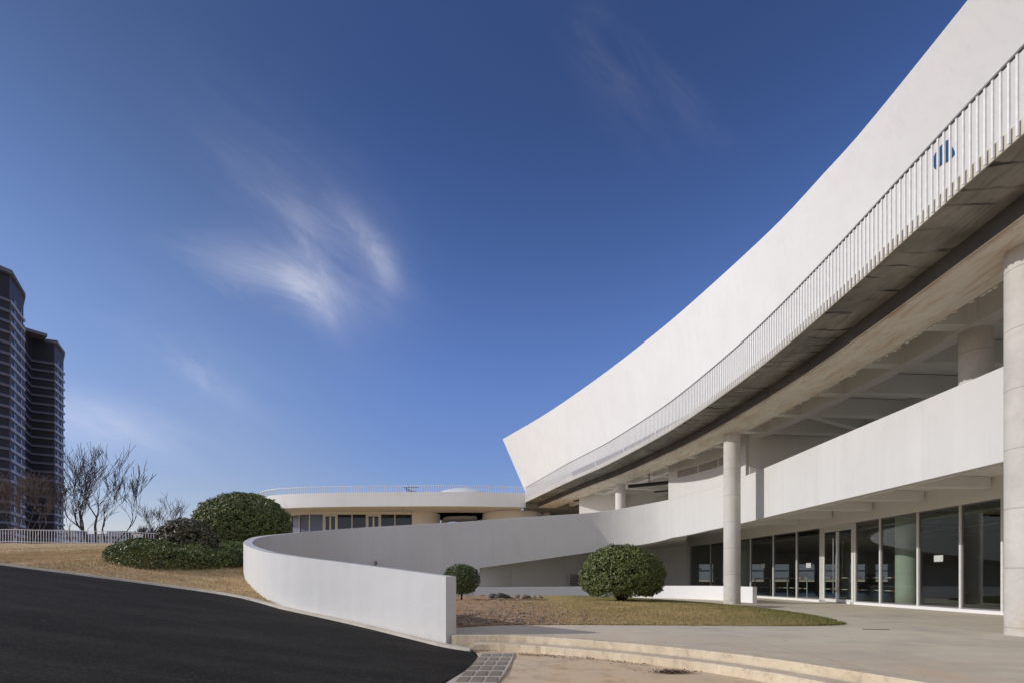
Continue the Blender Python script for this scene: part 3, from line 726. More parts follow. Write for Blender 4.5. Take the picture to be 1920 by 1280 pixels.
# flush wall block above the parapet, with louvre strips
bk = [p for p in RW if p[0] > 9.55 and 25.3 < p[1] < 31.5]
fixn(MB().loft(zz(bk, [p[2]-.001 for p in bk]), zz(bk, 8.36), zz(off(bk, .28), 8.36), zz(off(bk, .28), [p[2]-.001 for p in bk])).build('upper_block_wall', 'plaster_wall', B))
e = bk[-1]; MB().box((e[0]+.14+5, e[1]+.12, 6.9), (9.9, .24, 4.05)).build('return_wall', 'plaster_warm', B)
e = bk[0]; hbar((e[0]+.3, e[1]+.1), (e[0]+4.5, e[1]+3.5), .24, 4.9, 8.93, 'return_wall')
sb = arc(bk)
for f0, f1 in ((.10, .34), (.36, .60), (.62, .86)):
    seg_ = [at_frac(bk, f0+(f1-f0)*i/5) for i in range(6)]; lv = MB()
    for kz in range(5):
        z = 7.28+kz*.085; lv.loft(zz(off(seg_, -.035), z), zz(off(seg_, -.005), z+.06), zz(off(seg_, .01), z+.06), zz(off(seg_, .01), z))
    fixn(lv.build('louvre', 'louvre', B))
# rooms behind the openings left of the block
hbar((7.9, 43.2), (20, 42.4), .25, 4.5, 8.9, 'rear_wall'); hbar((5.65, 42.8), (9.1, 41.4), .25, 4.5, 8.5, 'rear_wall')
hbar((20, 25.2), (21, 45), .3, 4.9, 8.9, 'rear_wall')
MB().tube([(7.7, 33.9, 7.30), (12.6, 34.4, 7.85)], .12, 10).tube([(9.0, 33.6, 7.38), (9.0, 33.6, 8.3)], .03, 6).tube([(10.4, 33.8, 7.6), (10.4, 33.8, 8.4)], .03, 6).build('service_pipe', 'black_pipe', B)
MB().tube([(9.6, 34.6, 7.05), (13, 35.0, 7.4)], .06, 8).build('service_pipe', 'black_pipe', B)
MB().tube([(5.3, 44, 7.9), (7.9, 42, 7.95)], .09, 8).build('service_pipe', 'black_pipe', B)
hbar((6.6, 46), (10.5, 42.6), .3, 8.3, 8.6, 'cross_beam'); hbar((5.4, 47.5), (7.8, 48.5), .3, 8.3, 8.6, 'cross_beam')
fixn(MB().loft(zz([(1.02, 48.25), (5.5, 48.6), (10, 50)], 7.9), zz([(1.02, 48.25), (5.5, 48.6), (10, 50)], 8.6), zz([(1.5, 54), (5.5, 55), (10, 57)], 8.6), zz([(1.5, 54), (5.5, 55), (10, 57)], 7.9)).build('link_slab', 'concrete_soffit', B))

# ---------------------------------------------------------------- walkway railing
RL = thing('walkway_railing', 'tall white picket railing along the raised concrete walkway', 'railing', (8.2, 8, 8.35))
rp = dk(-.05, 9.7)
fixn(MB().loft(dk(-.075, 9.68), dk(-.075, 9.715), dk(-.02, 9.715), dk(-.02, 9.68)).build('top_rail', 'grey_metal', RL))
PK = resample([p for p in resample(catmull(DK_CTRL, 10), .05)], .145)
stuffp = MB(); cnt = 0
for i, p in enumerate(PK):
    t_ = tangent(PK, i); n_ = Vector((-t_.y, t_.x)); c = Vector(p[:2])+n_*.048; az = math.atan2(n_.y, n_.x)
    if p[1] < 7.6: 
        stuffp.box((c.x, c.y, 9.02), (.030, .036, 1.35), az); continue
    if cnt < 99:
        MB().box((c.x, c.y, 9.02), (.030, .036, 1.35), az).build('picket', 'white_metal', RL); cnt += 1
    else: stuffp.box((c.x, c.y, 9.02), (.030, .036, 1.35), az)
tag(stuffp.build('pickets', 'white_metal', RL), kind='stuff')

# ---------------------------------------------------------------- round building at the end
RB = thing('round_building', 'low white rounded building with roof terrace at the far end of the walkway', 'building', (-12, 52, 4))
FA = catmull([(1.3, 48.1), (-1, 47.7), (-5.5, 47.3), (-13, 47.5), (-18, 47.9), (-21.3, 48.6), (-23.6, 49.6), (-25.4, 51.3), (-26.6, 53.8), (-26.8, 58), (-25, 64), (-20, 70)], 8)
fixn(MB().loft(zz(FA, 7.9), zz(FA, 9.22), zz(off(FA, -.3), 9.22), zz(off(FA, -.3), 7.9)).build('roof_fascia', 'plaster', RB))
FB = off(FA, -.29)
fixn(MB().loft(zz(FB, 8.0), zz(FB, 8.6), zz(off(FB, -5), 8.6), zz(off(FB, -5), 8.0)).build('roof_slab', 'plaster_warm', RB))
obj('roof_deck', [(p[0], p[1], 8.62) for p in FB]+[(2, 60, 8.62), (0, 75, 8.62)], [tuple(range(len(FB)+2))[::-1]], 'concrete_soffit', RB)
for a, b in (((-20.5, 48.6), (-19.2, 52.4)), ((-9.6, 47.8), (-11.2, 52.3)), ((-6, 47.7), (-5.3, 51)), ((-1.8, 47.9), (-1.9, 51))):
    hbar(a, b, .35, 7.93, 8.1, 'roof_rib', par=RB)
GR = catmull([(-23.4, 55), (-22.6, 52.6), (-20.6, 51.9), (-17, 51.9), (-13, 51.9), (-10.2, 51.9)], 6)
fixn(MB().loft(zz(GR, 7.72), zz(GR, 8.05), zz(off(GR, .3), 8.05), zz(off(GR, .3), 7.72)).build('lintel', 'plaster_warm', RB))
xs_ = [-22.75, -20.95, -19.75, -18.55, -18.4, -17.0, -16.85, -15.45, -14.0, -13.9, -12.6, -12.45, -11.1, -10.15] if False else [-22.9, -21.75, -20.5, -19.1, -17.7, -16.2, -14.75, -13.3, -11.85, -10.2]
for a, b in zip(xs_, xs_[1:]):
    ya_ = 51.9+.9*max(0, (-20.8-a))**1.2*.6; yb_ = 51.9+.9*max(0, (-20.8-b))**1.2*.6
    wd = MB().add([(a+.04, ya_, 5), (b-.04, yb_, 5), (b-.04, yb_, 7.72), (a+.04, ya_, 7.72)], [(0, 1, 2, 3)]).build('window', 'ribbon_glass' if a < -20 else 'dark_glass', RB)  # leftmost panes bluish: reflected sky put into the glass colour
    fr = MB().box((a, ya_-.02, 6.36), (.10, .14, 2.72))
    if abs(a+19.1) < .1 or abs(a+14.75) < .1:
        mid = (a+b)/2
        fr.box((mid, ya_-.02, 6.3), (.16, .12, 2.6)).box((mid, ya_-.02, 7.62), (b-a, .12, .2)).box((a+.14, ya_-.02, 6.3), (.14, .1, 2.6)).box((b-.14, ya_-.02, 6.3), (.14, .1, 2.6))
    fr.build('window_frame', 'frame', wd)
MB().box((-16, 55.5, 6.3), (14, .2, 3.2)).build('room_wall', 'dark_wall', RB)
DR = catmull([(-10.15, 51.88), (-9.2, 51.9), (-8.2, 52.5), (-7.7, 53.6), (-7.9, 56), (-9, 58)], 6)
soft(fixn(MB().loft(zz(DR, 4), zz(DR, 8.02), zz(off(DR, .25), 8.02), zz(off(DR, .25), 4)).build('drum_wall', 'plaster_warm', RB)))
DR2 = catmull([(-3.0, 56), (-2.6, 52.5), (-1.2, 51.0), (.8, 50.6), (2.2, 51.2), (3.0, 53)], 6)
soft(fixn(MB().loft(zz(DR2, 4), zz(DR2, 7.95), zz(off(DR2, -.25), 7.95), zz(off(DR2, -.25), 4)).build('drum_wall', 'plaster_warm', RB)))
fixn(MB().loft(*[zz(off([p for p in DR2 if -.6 < p[0] < 2.0], d_), z_) for d_, z_ in ((.03, 7.0), (.03, 7.35), (-.02, 7.35), (-.02, 7.0))]).build('window', 'dark_glass', RB))
CR = catmull([(-8.1, 57, 6.1), (-7.6, 56.2, 7.5), (-6.4, 56, 7.75), (-4.6, 56.2, 7.8), (-4.0, 57, 7.9)], 5)
fixn(MB().loft(CR, [(p[0], p[1], p[2]+.3) for p in CR], [(p[0], p[1]+2.5, p[2]+.3) for p in CR], [(p[0], p[1]+2.5, p[2]) for p in CR]).build('curved_stair', 'plaster', RB))
fixn(MB().loft([(-7.2, 58, 5.5), (-2.5, 58, 8.0)], [(-7.2, 58, 6.4), (-2.5, 58, 8.4)], [(-7.2, 60, 6.4), (-2.5, 60, 8.4)], [(-7.2, 60, 5.5), (-2.5, 60, 8.0)]).build('stair_flank', 'plaster_warm', RB))
MB().box((-2.5, 64, 6.0), (14, .3, 4)).build('rear_wall', 'plaster_warm', RB)
cm = MB().box((-23.15, 49.72, 8.75), (.5, .35, .30), R(-28)).build('wall_lamp', 'white_metal', RB)
TR = thing('roof_terrace_railing', 'low thin picket railing around the round building roof', 'railing', (-12, 48, 9.2))
RTP = off(FA, -.12)
fixn(MB().loft(zz(off(FA, -.09), 9.79), zz(off(FA, -.09), 9.84), zz(off(FA, -.15), 9.84), zz(off(FA, -.15), 9.79)).build('top_rail', 'white_metal', TR))
st = MB(); q = resample(RTP, .22); rr = list(range(len(q))); 
for i, p in enumerate(q):
    if i < 99: MB().box((p[0], p[1], 9.50), (.035, .035, .58)).build('picket', 'white_metal', TR)
    else: st.box((p[0], p[1], 9.50), (.035, .035, .58))
tag(st.build('pickets', 'white_metal', TR), kind='stuff')
# things on the terrace
rk = MB()
for i in range(6): rk.tube([(-10.2+i*.18, 49.2, 9.9-.05*i), (-9.9+i*.18, 49.3, 9.2)], .03, 5)
rk.tube([(-10.4, 49.2, 9.97), (-9.0, 49.2, 9.97)], .03, 5).tube([(-10.2, 49.2, 9.9), (-9.0, 49.3, 9.25)], .035, 5)
tag(rk.build('metal_rack', 'black_pipe'), 'small black metal rack standing behind the roof terrace railing', 'rack')
dm = MB(); nn = 20
v = [(-5.6+4.4*math.cos(t_)*math.cos(s_), 58+3*math.sin(t_)*math.cos(s_), 9.0+2.45*math.sin(s_)) for s_ in [R(90)*j/6 for j in range(7)] for t_ in [2*math.pi*k/nn for k in range(nn)]]
dm.add(v, [(j*nn+k, j*nn+(k+1) % nn, (j+1)*nn+(k+1) % nn, (j+1)*nn+k) for j in range(6) for k in range(nn)])
tag(dm.build('skylight_dome', 'plaster', smooth=True), 'shallow white dome skylight rising behind the terrace railing', 'skylight')

# ---------------------------------------------------------------- small fittings
hk = MB().tube([(-7.75, 29.45, 1.98), (-7.72, 29.0, 2.16), (-7.66, 28.75, 2.12), (-7.64, 28.68, 1.75)], .06, 8)
tag(hk.build('wall_spout', 'grey_metal'), 'small curved grey pipe spout on the inside of the ramp wall', 'pipe')
papers = [(1313, 1066, 7, 5, 'leftmost white paper sheet stuck on the window left of the round column'), (1431, 1060, 8, 8, 'white paper sheet on the first window right of the round column'),
          (1517.5, 1059, 9, 9, 'white paper sheet on the window just left of the glass door'), (1762, 1046, 17, 12, 'largest white paper sheet on the window nearest the big right column')]
for px, py, w, h, lab in papers:
    # solve the glass line for this direction
    best = min([(abs((px-960)/960*y_-glx(y_)), y_) for y_ in [8+.05*k for k in range(700)]])[1]
    x_ = glx(best)-.03; z_ = EYE+(1085-py)/960*best; wy = w/960*best*best/x_; wy = min(wy, .5); hz = h/960*best
    tag(MB().box((x_, best, z_), (.004, wy, hz)).build('paper_notice', 'paper'), lab, 'notice', 'paper notices on the ground floor glass')
def barrier(y0, y1, x, lab, step=2.1):
    b = thing('safety_barrier', lab, 'barrier', (x, (y0+y1)/2, .1), 'red and white safety barriers inside the glass')
    y = y0
    while y <= y1+.01:
        MB().tube([(x, y, .105), (x, y, 1.24)], .03, 8).build('post', 'white_metal', b); y += step
    for z in (.62, 1.22):
        r = MB().tube([(x, y0, z), (x, y1, z)], .028, 8).build('rail', 'white_metal', b); tp = MB(); yy2 = y0+.3
        while yy2 < y1: tp.tube([(x, yy2, z), (x, yy2+.28, z)], .0315, 8); yy2 += .75
        tp.build('red_tape', 'red', r)
barrier(22.0, 28.3, 17.3, 'red and white striped barrier behind the glass door')
barrier(29.5, 35.8, 17.0, 'red and white striped barrier behind the windows left of the door')
barrier(37.0, 41.2, 16.3, 'red and white striped barrier seen through the leftmost window pane')
# drain slot and pavers
tag(MB().box((8.35, 11.75, .004), (.55, .07, .006), R(-8)).build('drain_slot', 'black_pipe'), 'narrow dark drain slot in the plaza near the lawn tip', 'drain')
PV = thing('paver_strip', 'strip of dark stone pavers set in pale cement between road and steps', 'paving', (-.35, 8.2, -.27))
az = math.atan2(2.55, .17)
base = [(-.60, 9.75), (.03, 9.85), (.02, 9.3), (-.03, 8.5), (-.12, 7.6), (-.25, 6.6), (-.5, 5.2), (-1.25, 5.2), (-.93, 6.8), (-.72, 7.8), (-.62, 8.7)]
fixn(obj('cement_bed', [(x, y, z) for z in (-.30, -.252) for x, y in base], [tuple(range(len(base), 2*len(base))), tuple(range(len(base)-1, -1, -1))]+[(i, (i+1) % len(base), len(base)+(i+1) % len(base), len(base)+i) for i in range(len(base))], 'cement', PV))
yr = 9.45; row = 0
while yr > 5.5:
    cxr = -.29 - .085*(9.45-yr)
    for c in (-1, 0, 1):
        MB().box((cxr+c*.20, yr, -.252), (.15, .34, .02), R(-4)).build('paver', 'paver', PV)
    yr -= .46; row += 1
# ---------------------------------------------------------------- leaves, stones
def scatter_quads(fn, n, s0, s1, name, mat, label, cat):
    v = []; f = []
    for i in range(n):
        x, y, z = fn(); s = random.uniform(s0, s1); a = Vector((random.gauss(0, 1), random.gauss(0, 1), random.gauss(0, .35))).normalized()*s
        b = a.cross(Vector((random.gauss(0, .4), random.gauss(0, .4), 1))).normalized()*s*.55
        c = Vector((x, y, z)); kx_ = len(v); v += [c-a, c+b, c+a, c-b]; f.append((kx_, kx_+1, kx_+2, kx_+3))
    o = obj(name, v, f, mat); tag(o, label, cat, kind='stuff'); return o
def pile():
    r = random.random()
    if r < .45:
        x, y = random.gauss(2.42, .17), random.gauss(7.78, .06); return x, y, -.262+abs(random.gauss(0, .018))
    if r < .75:
        t_ = random.random()**1.5; p = at_frac([(.2, 9.62), (1.2, 9.25), (2.3, 8.35)], t_); return p[0]+random.gauss(0, .08), p[1]+random.gauss(0, .05), -.262+random.random()*.02
    if r < .85: return random.uniform(-1.15, -.3), random.gauss(9.98, .05), -.25+random.random()*.02
    p = at_frac(EDGE0, random.uniform(.05, .75)); return p[0]-.55+random.gauss(0, .15), p[1]-.5+random.gauss(0, .15), -.262
scatter_quads(pile, 1500, .008, .022, 'leaf_litter', 'dry_leaf', 'brown dead leaves lying in small heaps below the steps', 'leaves')
def rock(x, y, z, s, mat, lab, name='stone', grp='loose stones on the courtyard soil'):
    bm = bmesh.new(); bmesh.ops.create_icosphere(bm, subdivisions=2, radius=1)
    sd_ = random.random()*50
    for q in bm.verts:
        k_ = 1+.45*noise.noise(q.co*1.3+Vector((sd_, 0, 0)))+.15*noise.noise(q.co*4+Vector((sd_, 0, 0)))
        q.co = Vector((q.co.x*k_*s*1.2, q.co.y*k_*s, q.co.z*k_*s*.65))
    me = bpy.data.meshes.new(name); bm.to_mesh(me); bm.free(); me.materials.append(M[mat]); o = bpy.data.objects.new(name, me); COL.objects.link(o)
    o.location = (x, y, z); o.rotation_euler = (0, 0, random.random()*6); tag(o, lab, 'stone', grp); return o
for (px, Y, s, mt, lab) in [(925, 23.5, .22, 'dark_stone', 'dark grey rock left of the dark rock cluster behind the courtyard soil'), (938, 23.2, .28, 'dark_stone', 'biggest dark grey rock behind the courtyard soil'), (950, 23.6, .2, 'dark_stone', 'dark grey rock at the right end of the dark cluster'),
        (968, 23.5, .2, 'stone', 'tan rock just right of the dark rocks'), (984, 23.2, .22, 'stone', 'wide tan rock on the mound crest left of the round bush'), (1000, 23.8, .17, 'stone', 'small tan rock on the mound crest'), (1012, 23.5, .16, 'stone', 'rightmost small tan rock on the mound crest')]:
    x_ = (px-960)/960*Y; rock(x_, Y, zcourt(x_, Y)+s*.25, s, mt, lab)
def clods():
    v = []; f = []
    rnd = random.Random(11)
    for i in range(1500):
        x = rnd.uniform(-1.6, 5.0) if rnd.random() < .8 else rnd.uniform(-1.4, 1.0); y = 12.3 + abs(rnd.gauss(0, 1.6)) if rnd.random() < .7 else rnd.uniform(12.5, 22)
        if rnd.random() > math.exp(-max(0, x-.5)/1.3): continue
        if not inpoly(x, y, LAWN): continue
        s = rnd.uniform(.012, .05)*(1.5 if rnd.random() < .1 else 1); z = zcourt(x, y)+s*.3; k_ = len(v)
        for sx, sy, sz in ((1, 0, 0), (-1, 0, 0), (0, 1, 0), (0, -1, 0), (0, 0, 1), (0, 0, -1)):
            j = rnd.uniform(.6, 1.2); v.append((x+sx*s*j+rnd.gauss(0, s*.2), y+sy*s*j+rnd.gauss(0, s*.2), z+sz*s*.7*j))
        f += [(k_+a, k_+b, k_+c) for a, b, c in ((0, 2, 4), (2, 1, 4), (1, 3, 4), (3, 0, 4), (2, 0, 5), (1, 2, 5), (3, 1, 5), (0, 3, 5))]
    tag(obj('soil_clods', v, f, 'stone'), 'loose clods of tan soil and rubble at the left end of the courtyard lawn', 'rubble', kind='stuff')
clods()

# ---------------------------------------------------------------- grass blades
def blades(name, n, sampler, h0, h1, mat, label, w=.006):
    v = []; f = []; rnd = random.Random(5)
    for i in range(n):
        q = sampler(rnd)
        if q is None: continue
        x, y, z = q; h = rnd.uniform(h0, h1); a = rnd.random()*6.283; ww = w*rnd.uniform(.7, 1.5)
        dx, dy = math.cos(a)*ww, math.sin(a)*ww; lx, ly = rnd.gauss(0, .45)*h, rnd.gauss(0, .45)*h; k_ = len(v)
        v += [(x-dx, y-dy, z-.005), (x+dx, y+dy, z-.005), (x+lx, y+ly, z+h)]; f.append((k_, k_+1, k_+2))
    tag(obj(name, v, f, mat), label, 'grass', kind='stuff')
def s_court(r):
    x, y = r.uniform(-2, 9.7), 12.3+abs(r.gauss(0, 5.5))
    if x < 3 and r.random() > max(.12, (x+1)/4): return None
    if not inpoly(x, y, LAWN): return None
    return x, y, zcourt(x, y)
blades('grass_blades', 60000, s_court, .02, .05, 'court', 'short dry grass blades on the courtyard lawn', .007)
def s_tuft(r):
    i = r.randrange(len(LAWN)); a = LAWN[i]; b = LAWN[(i+1) % len(LAWN)]; t = r.random(); x = a[0]+(b[0]-a[0])*t+r.gauss(0, .035); y = a[1]+(b[1]-a[1])*t+r.gauss(0, .035)
    if x < 1.5 and r.random() < .7 or noise.noise(Vector((x*1.7, y*1.7, 0))) < -.15: return None
    return x, y, .012
blades('grass_blades', 12000, s_tuft, .03, .065, 'court', 'ragged grass rim around the courtyard lawn', .008)
def s_hill(r):
    x, y = r.uniform(-42, -5.8) if r.random() < .5 else r.uniform(-22, -5.8), 13.6+abs(r.gauss(0, 11))
    if not inpoly(x, y, HP): return None
    return x, y, zhill(x, y)
HP = [(p[0], p[1]) for p in hill_poly]
blades('grass_blades', 110000, s_hill, .03, .075, 'lawn', 'dry tan grass blades on the sloping lawn beside the road', .010)

# ---------------------------------------------------------------- vegetation
def leaf_mesh(name, pts, size, mat, parent, dirs=None, flat=.5):
    v = []; f = []
    for i, p in enumerate(pts):
        s = size*random.uniform(.7, 1.35); p = Vector(p)
        n_ = Vector((random.gauss(0, 1), random.gauss(0, 1), random.gauss(0, 1)))
        if dirs: n_ = n_*.75+dirs[i]*1.0
        n_.normalize(); a = n_.orthogonal().normalized(); a = Matrix.Rotation(random.random()*6.283, 3, n_) @ a; b = n_.cross(a)
        k_ = len(v); v += [p-a*s, p+b*s*flat+n_*s*.12, p+a*s, p-b*s*flat+n_*s*.12]; f.append((k_, k_+1, k_+2, k_+3))
    return obj(name, v, f, mat, parent)
def bush(name, label, x, y, z, rx, ry, h, n, size, mat, clip=.0, squash=1.25, trunk_h=.3, group=None, gaps=.5, base_fall=.65):
    b = thing(name, label, 'bush', (x, y, z), group)
    pts = []; dirs = []
    zc = z + h*.40; sd_ = random.random()*40
    while len(pts) < n:
        if len(pts) % 6 == 0 or not pts: dc = Vector((random.gauss(0, 1), random.gauss(0, 1), random.gauss(0, 1))).normalized(); jc = random.uniform(.93, 1.03)
        d = (dc+Vector((random.gauss(0, 1), random.gauss(0, 1), random.gauss(0, 1)))*.026).normalized()
        if d.z < -.75: dc = Vector((random.gauss(0, 1), random.gauss(0, 1), random.gauss(0, 1))).normalized(); continue
        rr_ = 1.0 if random.random() < .72 else random.uniform(.55, 1)
        bumpy = 1+.055*noise.noise(d*3.1+Vector((sd_, 0, 0)))+.05*noise.noise(d*8+Vector((sd_, 3, 0)))
        if random.random() < gaps*1.5*max(0, noise.noise(d*7+Vector((0, sd_, 0)))): dc = Vector((random.gauss(0, 1), random.gauss(0, 1), random.gauss(0, 1))).normalized(); continue
        up = h*.60 if d.z > 0 else h*base_fall*.62
        dz = abs(d.z)**1.0*(1 if d.z > 0 else -1)
        k_ = (1-abs(d.z)**2.05)**(1/2.05) if abs(d.z) < 1 else 0
        hr = Vector((d.x, d.y, 0)); hr = hr.normalized() if hr.length > 0 else hr
        j = rr_*bumpy*jc*random.uniform(.98, 1.02)
        p = Vector((x+hr.x*rx*k_*j, y+hr.y*ry*k_*j, zc+dz*up*j))
        if p.z < z+trunk_h*.35 and random.random() < .8: dc = Vector((random.gauss(0, 1), random.gauss(0, 1), random.gauss(0, 1))).normalized(); continue
        pts.append(p); dirs.append(Vector((hr.x*k_, hr.y*k_, dz*.9)))
    leaf_mesh('foliage', pts, size, mat, b, dirs)
    br = MB()
    for i in range(16):
        a = 6.283*i/16+random.uniform(-.2, .2); r_ = random.uniform(.35, .85)
        p0 = (x+.06*math.cos(a), y+.06*math.sin(a), z-.05); p1 = (x+rx*r_*.35*math.cos(a), y+ry*r_*.35*math.sin(a), z+h*.16)
        p2 = (x+rx*r_*.8*math.cos(a), y+ry*r_*.8*math.sin(a), z+h*random.uniform(.32, .6))
        br.tube([p0, p1, p2], [.045*h/2.4, .03*h/2.4, .012], 6)
    br.build('branches', 'bark', b)
    # dense core blocks light; shade of the leaf gaps is put into its colour
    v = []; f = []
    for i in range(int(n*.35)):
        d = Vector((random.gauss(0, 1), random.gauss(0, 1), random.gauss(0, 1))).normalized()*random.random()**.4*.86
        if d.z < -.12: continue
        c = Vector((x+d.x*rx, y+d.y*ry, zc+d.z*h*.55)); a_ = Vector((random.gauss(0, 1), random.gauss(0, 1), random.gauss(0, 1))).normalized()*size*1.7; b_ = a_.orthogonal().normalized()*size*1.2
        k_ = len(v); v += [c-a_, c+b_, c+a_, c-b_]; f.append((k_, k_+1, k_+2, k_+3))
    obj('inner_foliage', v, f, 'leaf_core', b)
    return b
bush('round_bush', 'large clipped dome shaped green bush on the courtyard lawn', 4.50, 21.0, zcourt(4.5, 21.0)-.03, 1.68, 1.6, 2.32, 26000, .046, 'leaf', trunk_h=.45)
bush('dome_bush', 'biggest dome shaped green bush beyond the left end of the ramp wall', -14.3, 27.2, zhill(-14.3, 27.2)-.15, 2.38, 2.2, 3.1, 34000, .060, 'leaf', trunk_h=.5)
bush('dark_bush', 'dark reddish green round shrub rising from the hedge', -12.75, 20.1, zhill(-12.75, 20.1)-.05, 1.06, 1.0, 1.62, 9000, .055, 'leaf_dark')
# small standard tree
def small_tree():
    x, y = -2.12, 21.4; z = zcourt(x, y)-.03
    t_ = thing('clipped_tree', 'small round headed tree on a short trunk beside the wall end', 'tree', (x, y, z))
    tr = MB().tube([(x, y, z-.05), (x+.02, y, z+.25), (x-.01, y, z+.5)], [.05, .04, .03], 8)
    for i in range(9):
        a = 6.283*i/9; tr.tube([(x, y, z+.2+.02*i), (x+.25*math.cos(a), y+.25*math.sin(a), z+.55), (x+.5*math.cos(a), y+.5*math.sin(a), z+.9)], [.022, .015, .006], 5)
    tr.build('trunk', 'bark', t_)
    pts = []; dirs = []
    while len(pts) < 6500:
        d = Vector((random.gauss(0, 1), random.gauss(0, 1), random.gauss(0, 1))).normalized(); r_ = random.random()**.28*(1+.10*noise.noise(d*4))
        p = Vector((x+d.x*.80*r_, y+d.y*.80*r_, z+.90+d.z*.66*r_))
        if p.z < z+.3 and random.random() < .75: continue
        pts.append(p); dirs.append(d)
    leaf_mesh('crown', pts, .045, 'leaf_small', t_, dirs)
small_tree()
# hedge
HG = catmull([(-14.3, 17.9), (-13.4, 16.9), (-12.2, 16.4), (-11.3, 17.0), (-10.7, 18.2), (-10.45, 19.6), (-11.5, 22.5), (-11.9, 25), (-13.2, 26.0), (-15.2, 24), (-15.4, 21), (-14.9, 19)], 4)
def hedge():
    b = thing('hedge', 'low loose green hedge at the foot of the dome bushes', 'hedge', (-13, 20, zhill(-13, 20)))
    pts = []; dirs = []
    while len(pts) < 30000:
        x, y = random.uniform(-15.7, -10.3), random.uniform(16.2, 26.3)
        if not inpoly(x, y, HG): continue
        d = dpoly(x, y, HG); hh = .60*(1-math.exp(-(d+.08)/.22))*(1+.22*fbm(x, y, 1.3, 3))*(.8 if y > 19.5 else 1); r_ = random.random()
        if d < .5 and random.random() < .6: z = r_*hh; dr_ = Vector((0, -.6, .5))
        else:
            if y > 23 and random.random() < .6: continue
            z = hh*random.uniform(.82, 1.08); dr_ = Vector((0, -.2, 1))
        pts.append(Vector((x+random.gauss(0, .03), y+random.gauss(0, .03), zhill(x, y)+z+.02))); dirs.append(dr_)
    leaf_mesh('foliage', pts, .052, 'leaf_hedge', b, dirs)
    st_ = MB()
    for i in range(260):
        x, y = random.uniform(-15, -10.5), random.uniform(16.4, 24)
        if inpoly(x, y, HG): z = zhill(x, y); st_.tube([(x, y, z-.02), (x+random.gauss(0, .05), y+random.gauss(0, .05), z+.5)], [.012, .006], 4)
    st_.build('stems', 'bark', b)['kind'] = 'stuff'
hedge()
# bare trees
def bare(label, x, y, z, h, spread, seed, mat='bark', stems=3, levels=5, name='bare_tree', group='bare winter trees beyond the fence', lean=0.0, r0=.11, twig=.010):
    rnd = random.Random(seed); t_ = thing(name, label, 'tree', (x, y, z), group); tr = MB(); cr = MB()
    def grow(p, d, L_, r, lev):
        n_ = 4; pts = [p]; rads = [r]; q = p.copy(); dd_ = d.copy()
        for i in range(n_):
            dd_ = (dd_+Vector((rnd.gauss(0, .13), rnd.gauss(0, .13), rnd.gauss(.05, .08)))).normalized(); q = q+dd_*L_/n_; pts.append(q.copy()); rads.append(max(twig, r*(1-.45*(i+1)/n_)))
        (tr if lev == 0 else cr).tube(pts, rads, 6 if lev < 2 else 4, cap=False)
        if lev >= levels: return
        kids = rnd.choice((2, 3, 3)) if lev < levels-1 else 3
        for c in range(kids):
            k_ = rnd.choice((2, 3, 4)) if c else n_
            ax = Vector((rnd.gauss(0, 1), rnd.gauss(0, 1), rnd.gauss(0, .4))).normalized()
            nd = (dd_+ax*spread*rnd.uniform(.5, 1.1)+Vector((0, 0, .16))).normalized()
            grow(pts[k_], nd, L_*rnd.uniform(.68, .92), rads[k_]*.72, lev+1)
    for s in range(stems):
        a = 6.283*s/stems+rnd.random(); d = Vector((math.cos(a)*.35+lean, math.sin(a)*.35, 1)).normalized()
        grow(Vector((x+.15*math.cos(a)*s, y+.15*math.sin(a), z-.1)), d, h*.40*rnd.uniform(.85, 1.1), r0*rnd.uniform(.7, 1), 0)
    tr.build('trunk', mat, t_); cr.build('branches', mat, t_)
def at(px, Y): return (px-960)/960*Y
ZF = 3.95
bare('tallest bare tree with a spreading crown behind the fence', at(176, 46), 46, ZF, 7.0, .46, 21, stems=3, r0=.16, twig=.015)
bare('slim bare multi stem tree just right of the tallest bare tree', at(208, 47), 47, ZF, 5.9, .30, 4, stems=2, r0=.13, twig=.014)
bare('small bare tree just right of the dark apartment tower', at(143, 46), 46, ZF, 4.6, .5, 9, stems=2, levels=5, r0=.07, twig=.011)
bare('sparse bare tree left of the dome bush', at(305, 52), 52, ZF, 3.9, .55, 13, stems=2, levels=5, r0=.06, twig=.011)
bare('pale bare tree in front of the left apartment tower', at(18, 44), 44, ZF, 5.2, .55, 31, 'bark_pale', stems=3, r0=.07, twig=.011)
bare('pale bare tree between the two apartment towers', at(56, 45), 45, ZF, 5.0, .55, 17, 'bark_pale', stems=3, r0=.07, twig=.011)
bare('low dark twiggy shrub behind the fence left of the sparse bare tree', at(262, 60), 60, ZF+.6, 2.3, .7, 77, stems=5, levels=4, name='bare_shrub', r0=.05, twig=.02)
bare('low dark twiggy shrub behind the white cabinet', at(282, 62), 62, ZF+.4, 2.6, .7, 78, stems=5, levels=4, name='bare_shrub', r0=.05, twig=.02)

